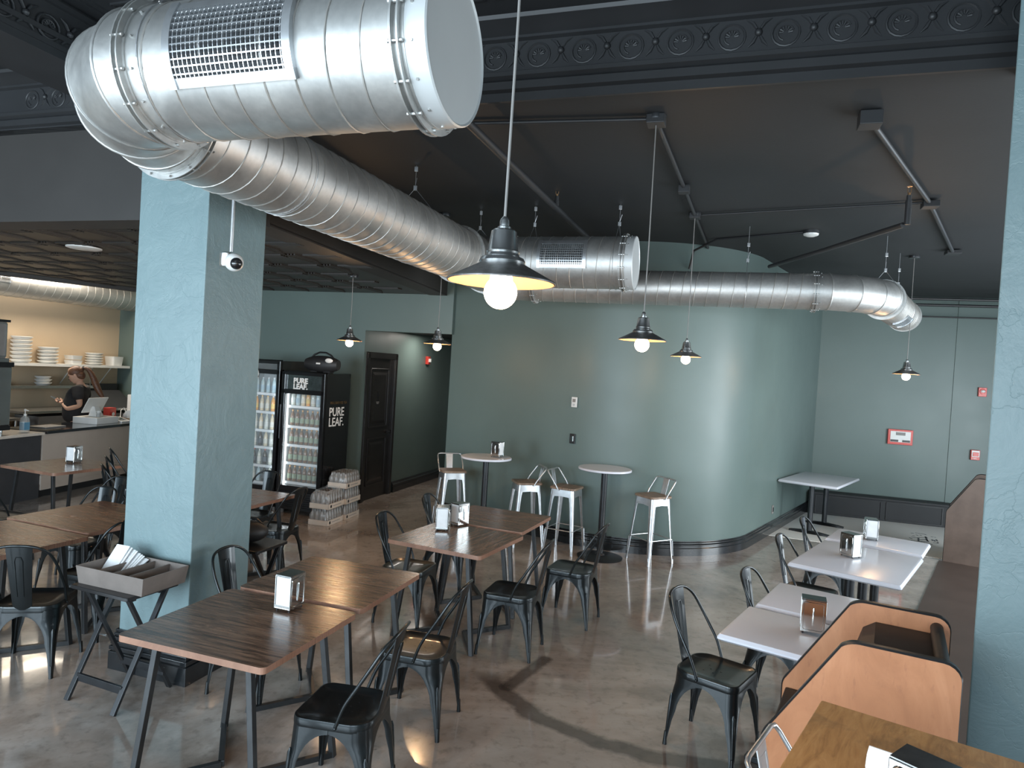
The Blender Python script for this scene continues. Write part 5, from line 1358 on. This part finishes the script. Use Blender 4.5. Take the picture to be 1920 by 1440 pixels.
def stack(label, a, b, z, n, r, h, sq=False, mat='white', name='plate_stack', cat='plates', lean=0, grp='takeaway containers and plates on the kitchen shelves'):
    t = thing(name, label, cat, K(a, b, z), ka+lean, grp)
    for k in range(n):
        m = MB()
        if sq: m.loft([[Vector((x*q, y*q, zz)) for x, y in rrect(r, r, r*.25, 3)] for q, zz in ((.86, k*h), (1, k*h+h*.85))])
        else: m.lathe([(r*.7, k*h), (r, k*h+h*.75), (r*.98, k*h+h*.9)], 20)
        build('stacked_piece', m, mat, t, smooth=35)
    return t
stack('tall stack of white foam clamshells at left end of upper shelf', 3.75, .18, 1.72, 3, .14, .09, True, name='container_stack', cat='containers')
stack('stack of white foam clamshells beside the blue label box', 3.05, .18, 1.72, 3, .14, .095, True, name='container_stack', cat='containers')
stack('tallest stack of white paper bowls in the middle of upper shelf', 2.05, .18, 1.72, 7, .155, .064, name='bowl_stack', cat='bowls')
stack('shorter leaning stack of white bowls right of the tallest stack', 1.58, .18, 1.72, 5, .16, .058, name='bowl_stack', cat='bowls')
stack('low white square container on the upper shelf before the plates', 1.10, .18, 1.72, 2, .11, .085, True, name='container_stack', cat='containers')
stack('short pile of white plates near the right end of upper shelf', .68, .18, 1.72, 5, .15, .045)
stack('patterned white box at the far right end of upper shelf', .25, .18, 1.72, 1, .12, .20, True, name='container_stack', cat='containers')
t = simplebox('label_box', 'dark blue box with round white mark on the upper shelf', 'box', K(3.42, .26, 1.72), ka, .20, .12, .18, 'bluebox'); m = MB(); m.cyl((0, -.062, .10), (0, -.060, .10), .045, 18); build('round_mark', m, 'white', t)
stack('wide white tray of lids at the left end of lower shelf', 4.0, .19, 1.34, 2, .18, .06, True, name='container_stack', cat='containers')
stack('pile of white plates left on the lower shelf', 3.05, .17, 1.34, 5, .16, .032)
stack('single white bowl upturned on the lower shelf before the face', 2.45, .15, 1.34, 1, .14, .07, name='bowl_stack', cat='bowls')
stack('white bowls on lower shelf just behind the face', 1.62, .15, 1.34, 3, .13, .055, name='bowl_stack', cat='bowls')
t = thing('prep_lid', 'black raised lid of the prep station at the right of the person', 'prep station', K(.65, .40, .95), ka)
m = MB(); m.loft([[Vector((x, y, z)) for y, z in ((-.34, .0), (.20, .0), (.20, .30), (.10, .30))] for x in (-.45, .45)]); build('hood', m, 'counter_dark', t, bevel=.004)
m = MB(); m.box(-.2, .45, .16, .26, .0, .42); build('back_panel', m, 'black', t)
for k, (a, nm) in enumerate(((1.28, 'short black ladle hanging left under the upper shelf'), (1.18, 'black handled tongs hanging under the upper shelf'), (.86, 'long steel tongs hanging right under the upper shelf'))):
    t = thing('kitchen_tongs', nm, 'utensil', K(a, .36, 1.67), ka); m = MB()
    for s_ in (-1, 1): m.tube([(0, 0, 0), (s_*.025, 0, -.10), (s_*.03, 0, -.22-.10*(k == 2))], .008, 6)
    build('arms', m, 'black' if k < 2 else 'stain', t, smooth=50)
stack('white paper cups at the left end of the lower work table', 4.35, .60, .86, 4, .05, .06, name='cup_stack', cat='cups')
stack('white dish on the lower work table left of the phone', 3.85, .50, .86, 1, .12, .05, name='plate_stack', cat='plates')
simplebox('blue_container', 'small blue container on the lower work table by the wall', 'container', K(3.95, .20, .86), ka, .26, .16, .16, 'bluebox')
simplebox('black_tray', 'dark equipment tray at the middle of the lower work table', 'tray', K(3.15, .35, .86), ka, .55, .30, .12, 'counter_dark')
q = simplebox('paper_bag', 'white and brown paper bag on work table at right of person', 'bag', K(.30, .85, .90), ka, .26, .2, .30, 'paper')

# ================================================================== PERSON
P0 = Vector((-6.88, 10.88, 0)); FA = radians(196)      # faces left, head bowed to the phone
pt = thing('person', 'person with long auburn ponytail and black t-shirt looking down at a phone', 'person', P0, FA-pi/2)
# local frame: +y is where she faces, +x her right
def skin(name, verts, edges, radii, mat, parent, sub=2, root=0):
    me = bpy.data.meshes.new(name); me.from_pydata(verts, edges, []); o = bpy.data.objects.new(name, me); COL.objects.link(o); o.parent = parent
    me.materials.append(M[mat]); md = o.modifiers.new('skin', 'SKIN'); md.use_smooth_shade = True
    for i, r in enumerate(radii):
        r = r if isinstance(r, tuple) else (r, r); me.skin_vertices[0].data[i].radius = r
        me.skin_vertices[0].data[i].use_root = (i == root)
    s = o.modifiers.new('subdivision', 'SUBSURF'); s.levels = sub; s.render_levels = sub; return o
V = [(0, 0, .92), (0, -.01, 1.05), (0, .02, 1.20), (0, .0, 1.34), (0, -.02, 1.42), (0, .0, 1.47), (0, .03, 1.53),     # 0-6 pelvis..neck..skull base
     (.17, -.02, 1.37), (.215, -.07, 1.12), (.16, .12, 1.08), (.09, .21, 1.15),                                      # right arm 7-10
     (-.17, -.02, 1.37), (-.215, -.08, 1.12), (-.17, .11, 1.06), (-.09, .20, 1.14),                                   # left arm 11-14
     (.09, 0, .88), (.10, .02, .48), (.10, -.02, .08), (.10, .10, .03), (-.09, 0, .88), (-.10, .02, .48), (-.10, -.02, .08), (-.10, .10, .03)]
Ed = [(0, 1), (1, 2), (2, 3), (3, 4), (4, 5), (5, 6), (3, 7), (7, 8), (8, 9), (9, 10), (3, 11), (11, 12), (12, 13), (13, 14), (0, 15), (15, 16), (16, 17), (17, 18), (0, 19), (19, 20), (20, 21), (21, 22)]
Rd = [(.15, .12), (.145, .115), (.15, .12), (.13, .10), (.07, .065), (.052, .052), (.055, .06), .058, .043, .036, .026, .058, .043, .036, .026, .095, .065, .045, .04, .095, .065, .045, .04]
body = skin('body', V, Ed, Rd, 'skin', pt)
# head with nose, chin and ears as one mesh
h = MB(); rows = []
for i in range(19):
    t_ = i/18; z = -.115+.235*t_; ring_ = []
    for j in range(28):
        a = 2*pi*j/28; x = cos(a); y = sin(a); rx = .074*sqrt(max(.0, 1-((t_-.58)/.60)**2)); ry = .095*sqrt(max(.0, 1-((t_-.56)/.58)**2))
        px, py = rx*x, ry*y*(1 if y > 0 else 1.05)
        if y > .3:
            f_ = (y-.3)/.7
            py += f_*(.016*math.exp(-((t_-.42)/.07)**2)*math.exp(-(x/.22)**2) + .010*math.exp(-((t_-.26)/.05)**2)*math.exp(-(x/.4)**2) + .014*math.exp(-((t_-.10)/.07)**2) - .007*math.exp(-((t_-.52)/.05)**2)*math.exp(-((abs(x)-.45)/.2)**2))
        ring_.append(Vector((px, py, z)))
    rows.append(ring_)
h.loft(rows)
for s_ in (-1, 1): h.sphere((s_*.073, -.005, .0), .026, 10, 8, (.3, .75, 1.15))
head = build('head', h, 'skin', pt, smooth=70); head.location = (0, .055, 1.585); head.rotation_euler = (radians(-22), 0, 0); head.scale = (1.12, 1.12, 1.12)
for s_ in (-1, 1):
    m = MB(); m.sphere((s_*.031, .088, .012), .010, 10, 8, (1.2, .6, .55)); build('eye', m, 'cloth', head, smooth=60)
m = MB(); m.tube([(-.022, .092, -.052), (0, .100, -.053), (.022, .092, -.052)], [.002, .005, .002], 8); build('mouth', m, 'red', head, smooth=60)
hr_ = MB(); hr_.sphere((0, -.008, .045), 1, 24, 16, (.081, .098, .096)); hr_.sphere((0, -.045, -.01), 1, 20, 12, (.075, .068, .075)); hr_.sphere((0, -.075, .055), .045, 14, 10)
build('hair', hr_, 'hair', head, smooth=70)
m = MB(); m.tube([(0, -.09, .075), (0, -.15, .07), (.01, -.185, .0), (.015, -.19, -.12), (0, -.185, -.25), (.01, -.20, -.37), (.0, -.215, -.44)], [.018, .028, .036, .046, .048, .036, .008], 12); build('ponytail', m, 'hair', head, smooth=70, sub=1)
m = MB(); m.tube([(.0, -.115, .075), (0, -.130, .074)], .027, 12); build('hair_tie', m, 'black', head)
# t-shirt: body, short sleeves; trousers
Vs = [(0, .02, .80), (0, .04, 1.05), (0, .05, 1.20), (0, .005, 1.33), (0, -.015, 1.405), (.17, -.02, 1.375), (.212, -.042, 1.20), (-.17, -.02, 1.375), (-.212, -.06, 1.20)]
skin('t_shirt', Vs, [(0, 1), (1, 2), (2, 3), (3, 4), (3, 5), (5, 6), (3, 7), (7, 8)], [(.225, .205), (.205, .21), (.20, .175), (.175, .145), (.095, .085), .088, .080, .088, .080], 'cloth', pt)
Vt = [(0, 0, .98), (0, 0, .90), (.09, 0, .86), (.10, .02, .48), (.10, -.02, .09), (-.09, 0, .86), (-.10, .02, .48), (-.10, -.02, .09)]
skin('trousers', Vt, [(0, 1), (1, 2), (2, 3), (3, 4), (1, 5), (5, 6), (6, 7)], [(.16, .13), (.165, .14), .105, .075, .06, .105, .075, .06], 'cloth', pt)
for s_ in (-1, 1): m = MB(); m.loft([[Vector((s_*.10+x*k, .05+y*k, z)) for x, y in rrect(.048, .135, .045, 4)] for k, z in ((1, 0), (1, .03), (.85, .07), (.5, .10))]); build('shoe', m, 'black', pt, smooth=50)
# hands: palm, four fingers and thumb
def hand(side, wrist, loc):
    V = [(0, 0, 0), (0, .035, .005), (0, .075, .005)]; E_ = [(0, 1), (1, 2)]; R_ = [.021, (.030, .015), (.030, .013)]
    k = 3
    for i, (x, ln) in enumerate(((-.027, .055), (-.009, .064), (.009, .060), (.026, .048))):
        V += [(x, .082, .006), (x, .082+ln*.45, .018), (x, .082+ln*.62, .018+ln*.42)]; E_ += [(2, k), (k, k+1), (k+1, k+2)]; R_ += [.0092, .0085, .0072]; k += 3
    V += [(-side*.036, .040, .012), (-side*.044, .068, .030), (-side*.030, .088, .042)]; E_ += [(1, k), (k, k+1), (k+1, k+2)]; R_ += [.0115, .010, .008]
    o = skin('hand', V, E_, R_, 'skin', pt, 1); o.location = loc; return o
ho = hand(1, None, (.085, .22, 1.155)); ho.rotation_euler = (radians(10), 0, radians(28))
ho = hand(-1, None, (-.08, .21, 1.145)); ho.rotation_euler = (radians(10), 0, radians(-28))
t = thing('mobile_phone', 'black phone held in both hands of the person', 'phone', (0, 0, 0), FA-pi/2)
t.location = P0+Vector((cos(FA), sin(FA), 0))*.325+Vector((0, 0, 1.205))
m = MB(); m.box(-.037, .037, -.075, .075, -.004, .004, Matrix.Rotation(radians(28), 4, 'X')); build('phone_body', m, 'gloss_black', t, bevel=.003)

# dark script set into the mosaic by the entrance: strokes laid out as the tiles run
M['darktile'] = pmat('dark_mosaic_tile', (.09, .10, .11), .4, var=.5, nscale=40)
mb = MB()
for (a_, b_) in [[[6.118,10.22],[6.161,10.22]],[[6.207,10.263],[6.318,10.185]],[[6.034,10.042],[6.064,10.029]],[[6.137,10.119],[6.137,10.068]],[[6.195,10.123],[6.195,10.082]],[[6.304,10.172],[6.31,10.152]],[[6.213,10.025],[6.186,9.928]],[[5.964,9.944],[6.049,9.904]],[[5.903,9.888],[5.901,9.819]],[[6.076,9.941],[6.2,9.951]],[[5.97,9.796],[5.978,9.769]],[[5.991,9.782],[6.107,9.829]],[[6.117,9.842],[6.069,9.704]],[[5.819,9.711],[5.922,9.659]],[[5.909,9.685],[6.061,9.683]],[[5.934,9.662],[6.011,9.577]],[[5.997,9.555],[6.012,9.525]],[[6.051,9.915],[5.914,9.686]],[[6.215,10.015],[6.066,9.723]],[[6.315,10.051],[6.334,10.025]],[[6.344,10.017],[6.366,10.012]],[[6.21,9.854],[6.168,9.766]],[[6.219,9.817],[6.179,9.731]],[[6.282,9.872],[6.226,9.751]],[[6.104,9.655],[6.151,9.619]],[[6.194,9.696],[6.151,9.619]]]:
    mb.bar((a_[0], a_[1], .0045), (b_[0], b_[1], .0045), .022, .002)
struct('floor_lettering', mb, 'darktile')
